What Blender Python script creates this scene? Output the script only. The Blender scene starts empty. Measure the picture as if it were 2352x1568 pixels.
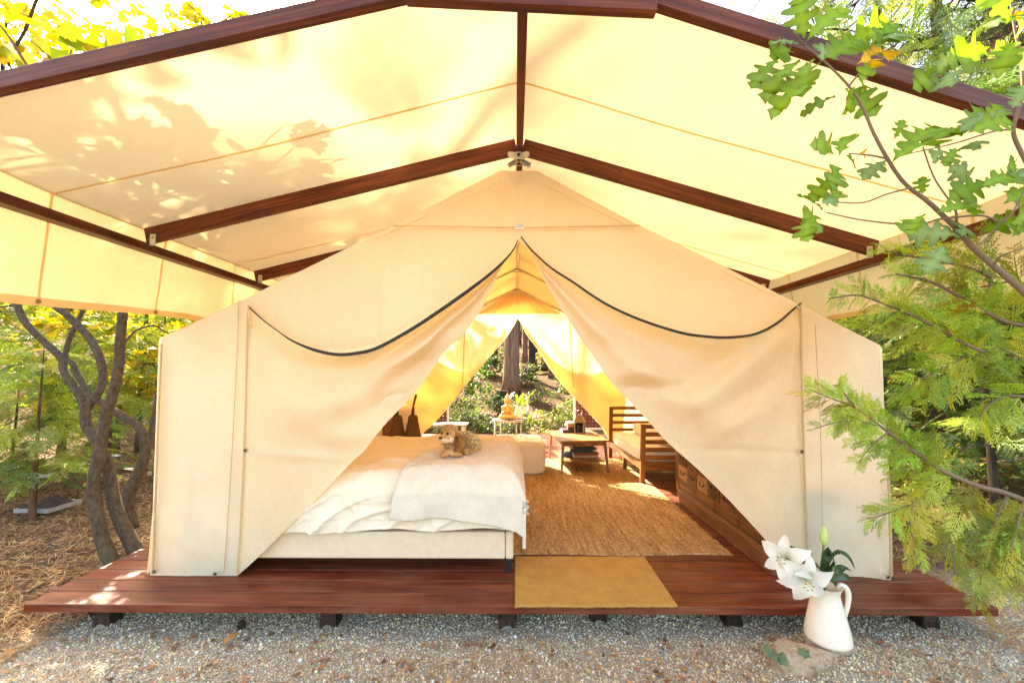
import bpy, math, random
import numpy as np
from mathutils import Matrix, Vector
R = math.radians
rng = np.random.default_rng(7)
random.seed(7)
S = bpy.context.scene
COL = S.collection

# ------------------------------------------------------------------ camera
F_PX, CX, CY, EYE = 960.0, 1176.0, 784.0, 1.3
PITCH, YAW = math.atan(71 / F_PX), math.atan(7 / F_PX)
cd = bpy.data.cameras.new("camera")
cam = bpy.data.objects.new("camera", cd)
COL.objects.link(cam)
cd.sensor_width = 36.0
cd.lens = 36.0 * F_PX / 2352.0
cd.clip_start, cd.clip_end = 0.05, 500
cam.location = (0, 0, EYE)
cam.rotation_euler = (math.pi / 2 + PITCH, 0, YAW)
S.camera = cam

# ------------------------------------------------------------------ sky, sun, exposure
SUN_EL, SUN_AZ = R(36), R(35)          # azimuth: degrees to the left of straight ahead (+Y)
SUNV = Vector((-math.sin(SUN_AZ) * math.cos(SUN_EL), math.cos(SUN_AZ) * math.cos(SUN_EL), math.sin(SUN_EL)))
w = bpy.data.worlds.new("World")
S.world = w
w.use_nodes = True
nt = w.node_tree
sky = nt.nodes.new("ShaderNodeTexSky")
sky.sky_type = 'NISHITA'
sky.sun_disc = False
sky.sun_elevation = SUN_EL
sky.sun_rotation = -SUN_AZ
sky.air_density = 1.0
sky.dust_density = 4.0
sky.ozone_density = 0.3
nt.links.new(sky.outputs[0], nt.nodes["Background"].inputs[0])
nt.nodes["Background"].inputs[1].default_value = 0.15
sd = bpy.data.lights.new("sun", 'SUN')
sun = bpy.data.objects.new("sun", sd)
COL.objects.link(sun)
sd.energy = 5.0
sd.angle = R(0.5)
sd.color = (1.0, 0.93, 0.82)
sun.rotation_euler = SUNV.to_track_quat('Z', 'Y').to_euler()
sun.location = (0, 0, 20)
S.view_settings.view_transform = 'Standard'
S.view_settings.look = 'None'
S.view_settings.gamma = 1
S.view_settings.use_curve_mapping = False
S.view_settings.exposure = 3.0
S.view_settings.use_white_balance = True          # camera white balance for shade
S.view_settings.white_balance_temperature = 7900
S.render.engine = 'CYCLES'
S.cycles.use_denoising = True
S.cycles.max_bounces = 10
S.cycles.diffuse_bounces = 6
S.cycles.transmission_bounces = 6
S.cycles.transparent_max_bounces = 8
S.cycles.caustics_reflective = False
S.cycles.caustics_refractive = False
S.cycles.sample_clamp_indirect = 8

# ------------------------------------------------------------------ helpers
_MW = np.array(cam.rotation_euler.to_matrix())
def ray(x, y):
    return _MW @ np.array([x - CX, CY - y, -F_PX])
def P(x, y, Y):
    """the point seen at picture position x, y (2352 wide) that stands at distance Y"""
    d = ray(x, y)
    return np.array([0, 0, EYE]) + d * (Y / d[1])
def G(x, y, z=0.0):
    d = ray(x, y)
    return np.array([0, 0, EYE]) + d * ((z - EYE) / d[2])

def _hash(i, j, k, seed):
    h = (i * 374761393 + j * 668265263 + k * 2147483647 + seed * 1274126177) & 0xFFFFFFFF
    h = ((h ^ (h >> 13)) * 1274126177) & 0xFFFFFFFF
    return ((h ^ (h >> 16)) & 0xFFFF) / 65535.0
def vnoise(p, seed=0):
    p = np.asarray(p, float)
    f = np.floor(p).astype(np.int64)
    t = p - f
    t = t * t * (3 - 2 * t)
    r = 0
    for a in (0, 1):
        for b in (0, 1):
            for c in (0, 1):
                wt = (t[..., 0] if a else 1 - t[..., 0]) * (t[..., 1] if b else 1 - t[..., 1]) * (t[..., 2] if c else 1 - t[..., 2])
                r = r + wt * _hash(f[..., 0] + a, f[..., 1] + b, f[..., 2] + c, seed)
    return r * 2 - 1
def fbm(p, seed=0, oct=3):
    p = np.asarray(p, float)
    s, a = 0, 1.0
    for o in range(oct):
        s = s + a * vnoise(p * 2 ** o, seed + o * 17)
        a *= 0.5
    return s
def sstep(a, b, x):
    t = np.clip((np.asarray(x, float) - a) / (b - a), 0, 1)
    return t * t * (3 - 2 * t)

class MB:
    """collects shapes into one mesh"""
    def __init__(s): s.V, s.F, s.U, s.n = [], [], [], 0
    def add(s, V, F, U=None):
        V = np.asarray(V, float)
        for i, f in enumerate(F):
            s.F.append(tuple(int(a) + s.n for a in f))
            s.U.append(U[i] if U is not None else [(V[a][0] + V[a][1], V[a][2]) for a in f])
        s.V.append(V); s.n += len(V)
        return s
    def box(s, c, size, rot=None):
        V, F, U = box_data(size)
        if rot is not None: V = V @ np.array(rot).T
        return s.add(V + np.asarray(c, float), F, U)
    def bar(s, p, q, wd, h, up=(0, 0, 1)):
        V, F, U = bar_data(p, q, wd, h, up)
        return s.add(V, F, U)
    def tube(s, pts, rad, n=8):
        V, F, U = tube_data(pts, rad, n)
        return s.add(V, F, U)
    def lathe(s, prof, c, n=24, closed=True):
        V, F, U = lathe_data(prof, n, closed)
        return s.add(V + np.asarray(c, float), F, U)
    def make(s, name, mat, parent=None, **k):
        return mesh_obj(name, np.concatenate(s.V), s.F, mat, parent, uv=s.U, **k)

def box_data(size):
    sx, sy, sz = [a / 2 for a in size]
    V = np.array([[x, y, z] for x in (-sx, sx) for y in (-sy, sy) for z in (-sz, sz)])
    F = [(0, 1, 3, 2), (4, 6, 7, 5), (0, 4, 5, 1), (2, 3, 7, 6), (0, 2, 6, 4), (1, 5, 7, 3)]
    L = int(np.argmax(size))
    U = []
    for f in F:
        ax = [a for a in range(3) if np.ptp(V[list(f)][:, a]) > 1e-9]
        u = L if L in ax else ax[0]
        v = [a for a in ax if a != u][0] if len(ax) > 1 else ax[0]
        U.append([(V[i][u], V[i][v] + (0.37 if v == 2 else 0)) for i in f])
    return V, F, U
def frame_to(p, q, up=(0, 0, 1)):
    p, q = np.asarray(p, float), np.asarray(q, float)
    x = q - p; L = np.linalg.norm(x); x = x / L
    y = np.cross(np.asarray(up, float), x); y /= np.linalg.norm(y)
    z = np.cross(x, y)
    return np.stack([x, y, z], 1), L
def bar_data(p, q, wd, h, up=(0, 0, 1)):
    M, L = frame_to(p, q, up)
    V, F, U = box_data((L, wd, h))
    return V @ M.T + (np.asarray(p, float) + np.asarray(q, float)) / 2, F, U
def smooth_path(pts, n):
    pts = np.asarray(pts, float)
    k = len(pts)
    t = np.linspace(0, k - 1, n)
    out = []
    for a in t:
        i = min(int(a), k - 2); f = a - i
        p0, p1, p2, p3 = pts[max(i - 1, 0)], pts[i], pts[i + 1], pts[min(i + 2, k - 1)]
        out.append(0.5 * (2 * p1 + (p2 - p0) * f + (2 * p0 - 5 * p1 + 4 * p2 - p3) * f * f + (3 * p1 - p0 - 3 * p2 + p3) * f ** 3))
    return np.array(out)
def tube_data(pts, rad, n=8):
    pts = np.asarray(pts, float)
    m = len(pts)
    rad = np.broadcast_to(np.asarray(rad, float), (m,)) if np.ndim(rad) < 1 or len(rad) == m else np.interp(np.linspace(0, 1, m), np.linspace(0, 1, len(rad)), rad)
    T = np.gradient(pts, axis=0); T /= np.linalg.norm(T, axis=1)[:, None] + 1e-12
    u = np.cross(T[0], [0.3, 0.2, 0.93]); u /= np.linalg.norm(u)
    V, F, U = [], [], []
    L = np.concatenate([[0], np.cumsum(np.linalg.norm(np.diff(pts, axis=0), axis=1))])
    a = np.linspace(0, 2 * math.pi, n, endpoint=False)
    for i in range(m):
        u = u - T[i] * np.dot(u, T[i]); u /= np.linalg.norm(u)
        v = np.cross(T[i], u)
        V.append(pts[i] + rad[i] * (np.cos(a)[:, None] * u + np.sin(a)[:, None] * v))
    for i in range(m - 1):
        for j in range(n):
            k = (j + 1) % n
            F.append((i * n + j, i * n + k, (i + 1) * n + k, (i + 1) * n + j))
            c = 2 * math.pi * rad[0] / n
            U.append([(L[i], j * c), (L[i], (j + 1) * c), (L[i + 1], (j + 1) * c), (L[i + 1], j * c)])
    F.append(tuple(range(n - 1, -1, -1))); U.append([(0, 0)] * n)
    F.append(tuple((m - 1) * n + j for j in range(n))); U.append([(0, 0)] * n)
    return np.concatenate(V), F, U
def lathe_data(prof, n=24, closed=True):
    V, F, U = [], [], []
    a = np.linspace(0, 2 * math.pi, n, endpoint=False)
    for r, z in prof:
        V.append(np.stack([r * np.cos(a), r * np.sin(a), np.full(n, z)], 1))
    for i in range(len(prof) - 1):
        for j in range(n):
            k = (j + 1) % n
            F.append((i * n + j, i * n + k, (i + 1) * n + k, (i + 1) * n + j)); U.append([(j / n, prof[i][1])] * 4)
    if closed:
        F.append(tuple(range(n - 1, -1, -1))); U.append([(0, 0)] * n)
        F.append(tuple((len(prof) - 1) * n + j for j in range(n))); U.append([(0, 0)] * n)
    return np.concatenate(V), F, U

ORG = {}
def mesh_obj(name, V, F, mat, parent=None, smooth=False, uv=None, col=None, bevel=0, kind=None):
    V = np.asarray(V, float)
    if parent is not None: V = V - ORG[parent.name]
    me = bpy.data.meshes.new(name)
    if isinstance(F, np.ndarray):
        nf, k = F.shape
        me.vertices.add(len(V)); me.vertices.foreach_set("co", V.astype(np.float32).ravel())
        me.loops.add(nf * k); me.loops.foreach_set("vertex_index", F.astype(np.int32).ravel())
        me.polygons.add(nf); me.polygons.foreach_set("loop_start", np.arange(0, nf * k, k, dtype=np.int32))
        me.update(calc_edges=True)
    else:
        me.from_pydata(V.tolist(), [], F)
    if uv is not None:
        l = me.uv_layers.new(name="UVMap")
        if isinstance(uv, np.ndarray):
            vi = np.empty(len(me.loops), np.int32); me.loops.foreach_get("vertex_index", vi)
            l.data.foreach_set("uv", uv[vi].astype(np.float32).ravel())
        else:
            l.data.foreach_set("uv", np.array([c for f in uv for c in f], np.float32).ravel())
    if col is not None:
        a = me.color_attributes.new("tint", 'FLOAT_COLOR', 'POINT')
        a.data.foreach_set("color", np.concatenate([col, np.ones((len(col), 1))], 1).astype(np.float32).ravel())
    if smooth: me.polygons.foreach_set("use_smooth", np.ones(len(me.polygons), bool))
    if mat is not None: me.materials.append(mat)
    o = bpy.data.objects.new(name, me)
    COL.objects.link(o)
    ORG[o.name] = np.zeros(3) if parent is None else ORG[parent.name]
    if parent is not None: o.parent = parent
    if bevel:
        b = o.modifiers.new("edge", 'BEVEL'); b.width = bevel; b.segments = 2; b.limit_method = 'ANGLE'
    if kind: o["kind"] = kind
    return o
def tag(o, label, cat, group=None):
    o["label"] = label; o["category"] = cat
    if group: o["group"] = group
    return o
def thing(name, label, cat, loc=(0, 0, 0), group=None):
    o = bpy.data.objects.new(name, None)
    o.empty_display_size = 0.1
    COL.objects.link(o); o.location = loc
    ORG[o.name] = np.array(loc, float)
    return tag(o, label, cat, group)
def copy_thing(o, loc, rz=0.0, label=None, scale=1.0):
    c = o.copy(); COL.objects.link(c); c.location = loc
    c.rotation_euler = (0, 0, rz); c.scale = (scale,) * 3
    if label: c["label"] = label
    for ch in o.children:
        d = ch.copy(); COL.objects.link(d); d.parent = c
        for g in ch.children:
            e = g.copy(); COL.objects.link(e); e.parent = d
    return c
def grid_obj(name, fn, nu, nv, mat, parent=None, smooth=True, **k):
    """fn(u, v) with arrays in 0..1 gives points"""
    u, v = np.meshgrid(np.linspace(0, 1, nu), np.linspace(0, 1, nv), indexing='ij')
    V = fn(u.ravel(), v.ravel())
    i = np.arange(nu * nv).reshape(nu, nv)
    F = np.stack([i[:-1, :-1], i[1:, :-1], i[1:, 1:], i[:-1, 1:]], -1).reshape(-1, 4)
    return mesh_obj(name, V, F, mat, parent, smooth=smooth, uv=np.stack([u.ravel(), v.ravel()], 1), **k)
def ribbon(pts, off, wdir):
    pts = np.asarray(pts, float); d = np.asarray(wdir, float)
    return np.concatenate([pts, pts + d]) + np.asarray(off, float), [(i, i + 1, len(pts) + i + 1, len(pts) + i) for i in range(len(pts) - 1)]

# ------------------------------------------------------------------ materials
class N:
    def __init__(s, name):
        s.m = bpy.data.materials.new(name); s.m.use_nodes = True
        s.t = s.m.node_tree; s.b = s.t.nodes["Principled BSDF"]; s.out = s.t.nodes["Material Output"]
    def n(s, typ, **k):
        x = s.t.nodes.new("ShaderNode" + typ)
        for a, v in k.items():
            if a in x.inputs: x.inputs[a].default_value = v
            else: setattr(x, a, v)
        return x
    def l(s, a, b): s.t.links.new(a, b)
    def ramp(s, fac, stops):
        r = s.n("ValToRGB")
        el = r.color_ramp.elements
        while len(el) < len(stops): el.new(0.5)
        for e, (p, c) in zip(el, stops): e.position = p; e.color = (*c, 1)
        s.l(fac, r.inputs[0]); return r.outputs[0]
    def noise(s, vec=None, scale=5.0, detail=4.0, rough=0.55, sc=None):
        x = s.n("TexNoise"); x.inputs["Scale"].default_value = scale
        x.inputs["Detail"].default_value = detail; x.inputs["Roughness"].default_value = rough
        if vec is not None:
            if sc is not None:
                mp = s.n("Mapping"); mp.inputs["Scale"].default_value = sc
                s.l(vec, mp.inputs[0]); vec = mp.outputs[0]
            s.l(vec, x.inputs["Vector"])
        return x.outputs["Fac"]
    def mix(s, a, b, f, mode='MIX'):
        x = s.n("MixRGB", blend_type=mode)
        for i, v in ((0, f), (1, a), (2, b)):
            if hasattr(v, "links") or hasattr(v, "is_linked"): s.l(v, x.inputs[i])
            else: x.inputs[i].default_value = v if i == 0 else (*v, 1)
        return x.outputs[0]
    def bump(s, h, strength=0.3, dist=0.01, prev=None):
        x = s.n("Bump"); x.inputs["Strength"].default_value = strength; x.inputs["Distance"].default_value = dist
        s.l(h, x.inputs["Height"])
        if prev is not None: s.l(prev, x.inputs["Normal"])
        return x.outputs[0]
    def set(s, color=None, rough=None, normal=None, spec=None, **k):
        for nm, v in (("Base Color", color), ("Roughness", rough), ("Normal", normal), ("Specular IOR Level", spec)):
            if v is None: continue
            if hasattr(v, "is_linked"): s.l(v, s.b.inputs[nm])
            else: s.b.inputs[nm].default_value = (*v, 1) if nm == "Base Color" else v
        for a, v in k.items(): s.b.inputs[a.replace("_", " ")].default_value = v
        return s.m
    def coord(s, which="Object"): return s.n("TexCoord").outputs[which]

def m_wood(name, dark, mid, light, rough=0.45, wear=None, grain=60.0):
    m = N(name)
    uv = m.n("UVMap").outputs[0]
    oi = m.n("ObjectInfo").outputs["Random"]
    ad = m.n("VectorMath", operation='ADD'); m.l(uv, ad.inputs[0])
    cb = m.n("CombineXYZ"); mu = m.n("Math", operation='MULTIPLY'); mu.inputs[1].default_value = 37.0
    m.l(oi, mu.inputs[0]); m.l(mu.outputs[0], cb.inputs[0]); m.l(mu.outputs[0], cb.inputs[1])
    m.l(cb.outputs[0], ad.inputs[1]); v = ad.outputs[0]
    g1 = m.noise(v, 1.0, 5, 0.6, (1.6, grain, 1))
    g2 = m.noise(v, 1.0, 3, 0.5, (3.0, 9.0, 1))
    c = m.ramp(g1, [(0.3, dark), (0.52, mid), (0.75, light)])
    c = m.mix(c, m.ramp(g2, [(0.3, (0.55, 0.5, 0.5)), (0.7, (1.15, 1.1, 1.1))]), 0.8, 'MULTIPLY')
    c = m.mix(c, m.ramp(oi, [(0, (0.8, 0.8, 0.8)), (1, (1.2, 1.15, 1.15))]), 1.0, 'MULTIPLY')
    r = rough
    if wear:
        g3 = m.noise(v, 1.0, 6, 0.65, (2.2, 7.0, 1))
        c = m.mix(c, wear, m.ramp(g3, [(0.45, (0, 0, 0)), (0.85, (0.6, 0.6, 0.6))]))
        r = m.ramp(g3, [(0.3, (rough * 0.75,) * 3), (0.8, (min(1, rough * 1.6),) * 3)])
    sp = m.noise(v, 1.0, 2, 0.5, (26, 40, 1))
    c = m.mix(c, m.ramp(sp, [(0.24, (0.45, 0.42, 0.4)), (0.34, (1, 1, 1)), (0.72, (1, 1, 1)), (0.8, (1.35, 1.35, 1.35))]), 1.0, 'MULTIPLY')
    return m.set(c, r, m.bump(g1, 0.35, 0.005), 0.25)
def m_cloth(name, diff, trans, tw, weave=900.0, wrinkle=0.25, wsc=3.0, stain=0.12):
    m = N(name)
    co = m.coord()
    st = m.noise(co, 2.1, 5, 0.6)
    sp = m.noise(co, 40, 2, 0.5)
    tint = m.ramp(st, [(0.25, (1 - stain, 1 - stain * 1.15, 1 - stain * 1.5)), (0.65, (1, 1, 1))])
    tint = m.mix(tint, m.ramp(sp, [(0.3, (0.97, 0.96, 0.94)), (0.6, (1, 1, 1))]), 1.0, 'MULTIPLY')
    wr = m.noise(co, wsc, 4, 0.5)
    wr2 = m.noise(co, wsc * 6, 3, 0.5, (1, 1, 0.45))
    we = m.noise(co, weave, 1, 0.5)
    nb = m.bump(we, 0.12, 0.001)
    nb = m.bump(wr, wrinkle, 0.03, nb)
    nb = m.bump(wr2, wrinkle * 0.6, 0.012, nb)
    d = m.n("BsdfDiffuse"); t = m.n("BsdfTranslucent")
    m.l(m.mix(diff, tint, 1.0, 'MULTIPLY'), d.inputs[0]); m.l(m.mix(trans, tint, 1.0, 'MULTIPLY'), t.inputs[0])
    m.l(nb, d.inputs["Normal"]); m.l(nb, t.inputs["Normal"])
    x = m.n("MixShader"); x.inputs[0].default_value = tw
    m.l(d.outputs[0], x.inputs[1]); m.l(t.outputs[0], x.inputs[2])
    m.l(x.outputs[0], m.out.inputs[0])
    return m.m
def m_soft(name, c, scale=60.0, strength=0.3, dist=0.004, var=0.12, rough=0.9, sheen=0.0):
    m = N(name); co = m.coord()
    f = m.noise(co, scale, 4, 0.6); g = m.noise(co, scale * 0.08, 3, 0.5)
    col = m.mix(m.ramp(f, [(0.25, tuple(a * (1 - var) for a in c)), (0.7, c)]), m.ramp(g, [(0.3, (0.92, 0.91, 0.89)), (0.7, (1, 1, 1))]), 1.0, 'MULTIPLY')
    return m.set(col, rough, m.bump(f, strength, dist), 0.2, Sheen_Weight=sheen)
def m_plain(name, c, rough=0.5, metal=0.0, var=0.15, scale=12.0, bump=0.1, spec=0.5):
    m = N(name); co = m.coord()
    f = m.noise(co, scale, 5, 0.6)
    return m.set(m.ramp(f, [(0.25, tuple(a * (1 - var) for a in c)), (0.75, tuple(min(1, a * (1 + var * 0.5)) for a in c))]),
                 m.ramp(f, [(0.2, (rough * 0.8,) * 3), (0.8, (min(1, rough * 1.2),) * 3)]), m.bump(f, bump, 0.004), spec, Metallic=metal)
def m_leaf(name, tw=0.5, tboost=(1.25, 1.2, 0.5), gloss=0.06):
    m = N(name)
    a = m.n("VertexColor", layer_name="tint").outputs[0]
    d = m.n("BsdfDiffuse"); t = m.n("BsdfTranslucent"); g = m.n("BsdfGlossy"); g.inputs["Roughness"].default_value = 0.4
    m.l(a, d.inputs[0]); m.l(m.mix(a, tboost, 1.0, 'MULTIPLY'), t.inputs[0])
    x = m.n("MixShader"); x.inputs[0].default_value = tw
    m.l(d.outputs[0], x.inputs[1]); m.l(t.outputs[0], x.inputs[2])
    y = m.n("MixShader"); y.inputs[0].default_value = gloss
    m.l(x.outputs[0], y.inputs[1]); m.l(g.outputs[0], y.inputs[2])
    m.l(y.outputs[0], m.out.inputs[0])
    return m.m
def m_tint(name, rough=0.8, spec=0.3):
    m = N(name)
    a = m.n("VertexColor", layer_name="tint").outputs[0]
    f = m.noise(m.coord(), 150, 3)
    return m.set(m.mix(a, m.ramp(f, [(0.3, (0.75, 0.75, 0.75)), (0.7, (1.1, 1.1, 1.1))]), 1.0, 'MULTIPLY'), rough, None, spec)
def m_bark(name, dark, light, sc=(7, 7, 0.8), s=3.0, moss=None):
    m = N(name); co = m.coord()
    f = m.noise(co, s, 6, 0.65, sc); g = m.noise(co, 1.3, 4)
    c = m.ramp(f, [(0.35, dark), (0.62, light)])
    if moss: c = m.mix(c, moss, m.ramp(g, [(0.5, (0, 0, 0)), (0.75, (0.6, 0.6, 0.6))]))
    return m.set(c, 0.9, m.bump(f, 0.9, 0.03), 0.2)

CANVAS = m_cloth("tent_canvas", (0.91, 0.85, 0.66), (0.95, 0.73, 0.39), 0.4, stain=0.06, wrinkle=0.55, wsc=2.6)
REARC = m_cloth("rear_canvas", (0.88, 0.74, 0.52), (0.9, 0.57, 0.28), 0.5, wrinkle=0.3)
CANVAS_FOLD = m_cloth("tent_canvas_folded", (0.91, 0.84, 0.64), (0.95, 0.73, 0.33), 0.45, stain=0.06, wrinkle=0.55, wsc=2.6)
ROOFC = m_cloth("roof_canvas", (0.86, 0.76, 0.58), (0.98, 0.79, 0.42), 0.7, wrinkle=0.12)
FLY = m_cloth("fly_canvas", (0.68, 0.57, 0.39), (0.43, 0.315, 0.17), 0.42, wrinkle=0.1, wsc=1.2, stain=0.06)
VALC = m_cloth("valance_canvas", (0.8, 0.66, 0.4), (0.97, 0.7, 0.32), 0.58, wrinkle=0.15)
TAPE = m_cloth("seam_canvas", (0.8, 0.66, 0.4), (0.9, 0.6, 0.22), 0.5, wrinkle=0.1)
STEEL = m_plain("galvanised_steel", (0.55, 0.53, 0.48), 0.45, 0.7)
BRASS = m_plain("aged_brass_grommet", (0.35, 0.28, 0.16), 0.4, 0.9)
ALU = m_plain("pale_tube", (0.62, 0.58, 0.5), 0.4, 0.3)
BLACK = m_plain("black_zip", (0.015, 0.015, 0.018), 0.6)
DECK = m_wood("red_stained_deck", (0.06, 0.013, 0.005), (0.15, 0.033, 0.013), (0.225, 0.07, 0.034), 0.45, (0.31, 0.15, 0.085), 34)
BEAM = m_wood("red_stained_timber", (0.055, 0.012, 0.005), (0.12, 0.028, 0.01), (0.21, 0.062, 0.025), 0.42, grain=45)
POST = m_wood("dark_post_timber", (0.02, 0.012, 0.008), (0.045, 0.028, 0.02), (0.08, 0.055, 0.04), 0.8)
LEGB = m_plain("black_leg", (0.012, 0.012, 0.014), 0.4)
BEDUP = m_soft("beige_upholstery", (0.8, 0.66, 0.47), 350, 0.25, 0.002)
LINEN = m_soft("cream_linen", (0.86, 0.75, 0.6), 70, 0.55, 0.006, 0.06)
SHERPA = m_soft("white_sherpa", (0.9, 0.82, 0.7), 170, 0.9, 0.012, 0.12)
POUF = m_soft("cream_leather", (0.82, 0.74, 0.6), 90, 0.2, 0.003, 0.06, 0.55)
TEAK = m_wood("honey_oak", (0.16, 0.075, 0.03), (0.3, 0.16, 0.07), (0.42, 0.25, 0.12), 0.4)
DARKTEAK = m_wood("brown_teak", (0.11, 0.045, 0.018), (0.25, 0.115, 0.042), (0.38, 0.19, 0.08), 0.4)
CAB = m_wood("old_pine_cabinet", (0.085, 0.032, 0.012), (0.19, 0.085, 0.03), (0.32, 0.16, 0.065), 0.5, (0.06, 0.025, 0.012))
CAB_SUN = m_wood("sunlit_pine", (0.25, 0.12, 0.045), (0.4, 0.22, 0.085), (0.5, 0.3, 0.14), 0.5)  # lighter copy of the cabinet pine, sunlight put into the colour
IRON = m_plain("black_iron", (0.02, 0.018, 0.016), 0.45, 0.6)
WHITEPOT = m_plain("white_enamel", (0.86, 0.79, 0.67), 0.3, 0.0, 0.05, 6)
GOLD = m_plain("gilded_plaster", (0.72, 0.46, 0.12), 0.4, 0.25, 0.2, 30, 0.3)
REDLAT = m_plain("dark_red_paint", (0.13, 0.022, 0.022), 0.6)
WHITEP = m_plain("white_paint", (0.78, 0.74, 0.68), 0.5)
WICKER = m_soft("brown_wicker", (0.2, 0.1, 0.035), 220, 0.8, 0.006, 0.5)
CLOTHT = m_soft("cream_tablecloth", (0.82, 0.72, 0.56), 200, 0.2, 0.002)
CUSH = m_soft("white_cushion", (0.9, 0.87, 0.8), 150, 0.25, 0.003, 0.06)
GREYB = m_plain("weathered_grey_wood", (0.32, 0.31, 0.31), 0.6)
LEAF = m_leaf("leaf")
OAKL = m_leaf("oak_leaf", 0.35, (1.15, 1.1, 0.5), 0.025)
CEDAR = m_leaf("cedar_needles", 0.35, (1.2, 1.15, 0.5), 0.04)
PETAL = m_leaf("petal", 0.3, (1.05, 1.03, 0.95), 0.08)
BARKM = m_bark("smooth_grey_bark", (0.06, 0.043, 0.029), (0.125, 0.093, 0.063), (2.2, 2.2, 1.3), 17, (0.11, 0.1, 0.055))
BARKR = m_bark("furrowed_redwood_bark", (0.07, 0.038, 0.026), (0.3, 0.18, 0.125), (9, 9, 0.5), 2.4)
BARKC = m_bark("brown_cedar_bark", (0.06, 0.03, 0.018), (0.17, 0.09, 0.055), (9, 9, 0.8), 5)
BARKD = m_bark("dark_bark", (0.018, 0.013, 0.01), (0.07, 0.05, 0.04), (7, 7, 0.8), 3)
TWIG = m_plain("brown_twig", (0.19, 0.125, 0.085), 0.8)
STONEM = m_tint("gravel_stone", 0.85)
TINT = m_tint("dry_litter", 0.85)

# ------------------------------------------------------------------ ground
def gz(X, Y):
    X, Y = np.asarray(X, float), np.asarray(Y, float)
    z = -0.19 + 0.08 * sstep(2.5, 3.6, np.abs(X)) + 0.1 * sstep(3.6, 9, -X) + 0.1 * sstep(3.6, 9, X)
    z = z + 0.02 * sstep(2.4, 1.9, Y) + 0.065 * np.exp(-((X - 1.62) / 0.38) ** 2 - ((Y - 2.2) / 0.26) ** 2)
    hill = np.maximum(0, Y - 9.3 + 0.12 * np.abs(X))
    z = z + 0.16 * hill ** 1.08 * sstep(0, 4, hill) * (1 - 0.35 * sstep(25, 60, Y)) + 0.2 * np.maximum(0, np.abs(X) - 9) ** 0.95
    p = np.stack([X, Y, X * 0], -1)
    far = sstep(2.6, 8, np.hypot(X, Y - 2))
    return z + 0.012 * fbm(p * 3.0, 3, 2) + far * 0.10 * fbm(p * 0.5, 5, 3)
def gravel_mask(X, Y):
    p = np.stack([X, Y, X * 0], -1)
    e = 0.35 * fbm(p * 1.3, 9, 3)
    return sstep(-3.1, -2.5, X + e - (Y - 2.2) * 0.55) * sstep(3.6, 2.9, X + e) * sstep(3.4, 2.9, Y)

def ground_fn(u, v):
    a = 2 * u - 1
    X = 6 * a + 100 * a ** 5
    Y = -6 + 13 * v + 113 * v ** 4
    return np.stack([X, Y, gz(X, Y)], 1)
gm = N("ground_soil")
co = gm.coord()
n1 = gm.noise(co, 26, 6, 0.7); n2 = gm.noise(co, 1.2, 4); n3 = gm.noise(co, 140, 3)
soil = gm.ramp(n1, [(0.3, (0.035, 0.022, 0.014)), (0.5, (0.12, 0.07, 0.04)), (0.72, (0.27, 0.17, 0.09))])
soil = gm.mix(soil, gm.ramp(n2, [(0.35, (0.6, 0.55, 0.5)), (0.65, (1.1, 1.05, 1))]), 1.0, 'MULTIPLY')
grv = gm.ramp(n3, [(0.35, (0.22, 0.2, 0.17)), (0.6, (0.46, 0.43, 0.37))])
gm.set(gm.mix(soil, grv, gm.n("VertexColor", layer_name="tint").outputs[0]), 0.95, gm.bump(n1, 0.7, 0.03), 0.1)
u, v = np.meshgrid(np.linspace(0, 1, 380), np.linspace(0, 1, 320), indexing='ij')
gp = ground_fn(u.ravel(), v.ravel())
gmask = gravel_mask(gp[:, 0], gp[:, 1])
grid_obj("ground", ground_fn, 380, 320, gm.m, col=np.repeat(gmask[:, None], 3, 1), kind="structure")

def rot_z(a): return np.stack([np.stack([np.cos(a), -np.sin(a), 0 * a], -1), np.stack([np.sin(a), np.cos(a), 0 * a], -1), np.stack([0 * a, 0 * a, 0 * a + 1], -1)], -2)
def rand_rot(n):
    q = rng.normal(size=(n, 4)); q /= np.linalg.norm(q, axis=1)[:, None]
    a, b, c, d = q.T
    return np.stack([np.stack([1 - 2 * (c * c + d * d), 2 * (b * c - a * d), 2 * (b * d + a * c)], -1),
                     np.stack([2 * (b * c + a * d), 1 - 2 * (b * b + d * d), 2 * (c * d - a * b)], -1),
                     np.stack([2 * (b * d - a * c), 2 * (c * d + a * b), 1 - 2 * (b * b + c * c)], -1)], -2)
def stamp(tv, tf, pos, rot, scale, col, var=None):
    """copies of a small template joined in one mesh: pos (n,3), rot (n,3,3), scale (n,) or (n,3)"""
    n, k = len(pos), len(tv)
    sc = np.asarray(scale, float)
    sc = sc[:, None] if sc.ndim == 1 else sc
    V = tv[None] * sc[:, None, :]
    if var is not None: V = V * var
    V = np.einsum('nij,nkj->nki', rot, V) + pos[:, None, :]
    F = (tf[None] + (np.arange(n) * k)[:, None, None]).reshape(-1, tf.shape[1])
    C = np.repeat(col, k, 0)
    return V.reshape(-1, 3), F, C
def join(parts):
    V, F, C, n = [], [], [], 0
    for a, b, c in parts:
        V.append(a); F.append(b + n); C.append(c); n += len(a)
    return np.concatenate(V), np.concatenate(F), np.concatenate(C)

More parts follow.
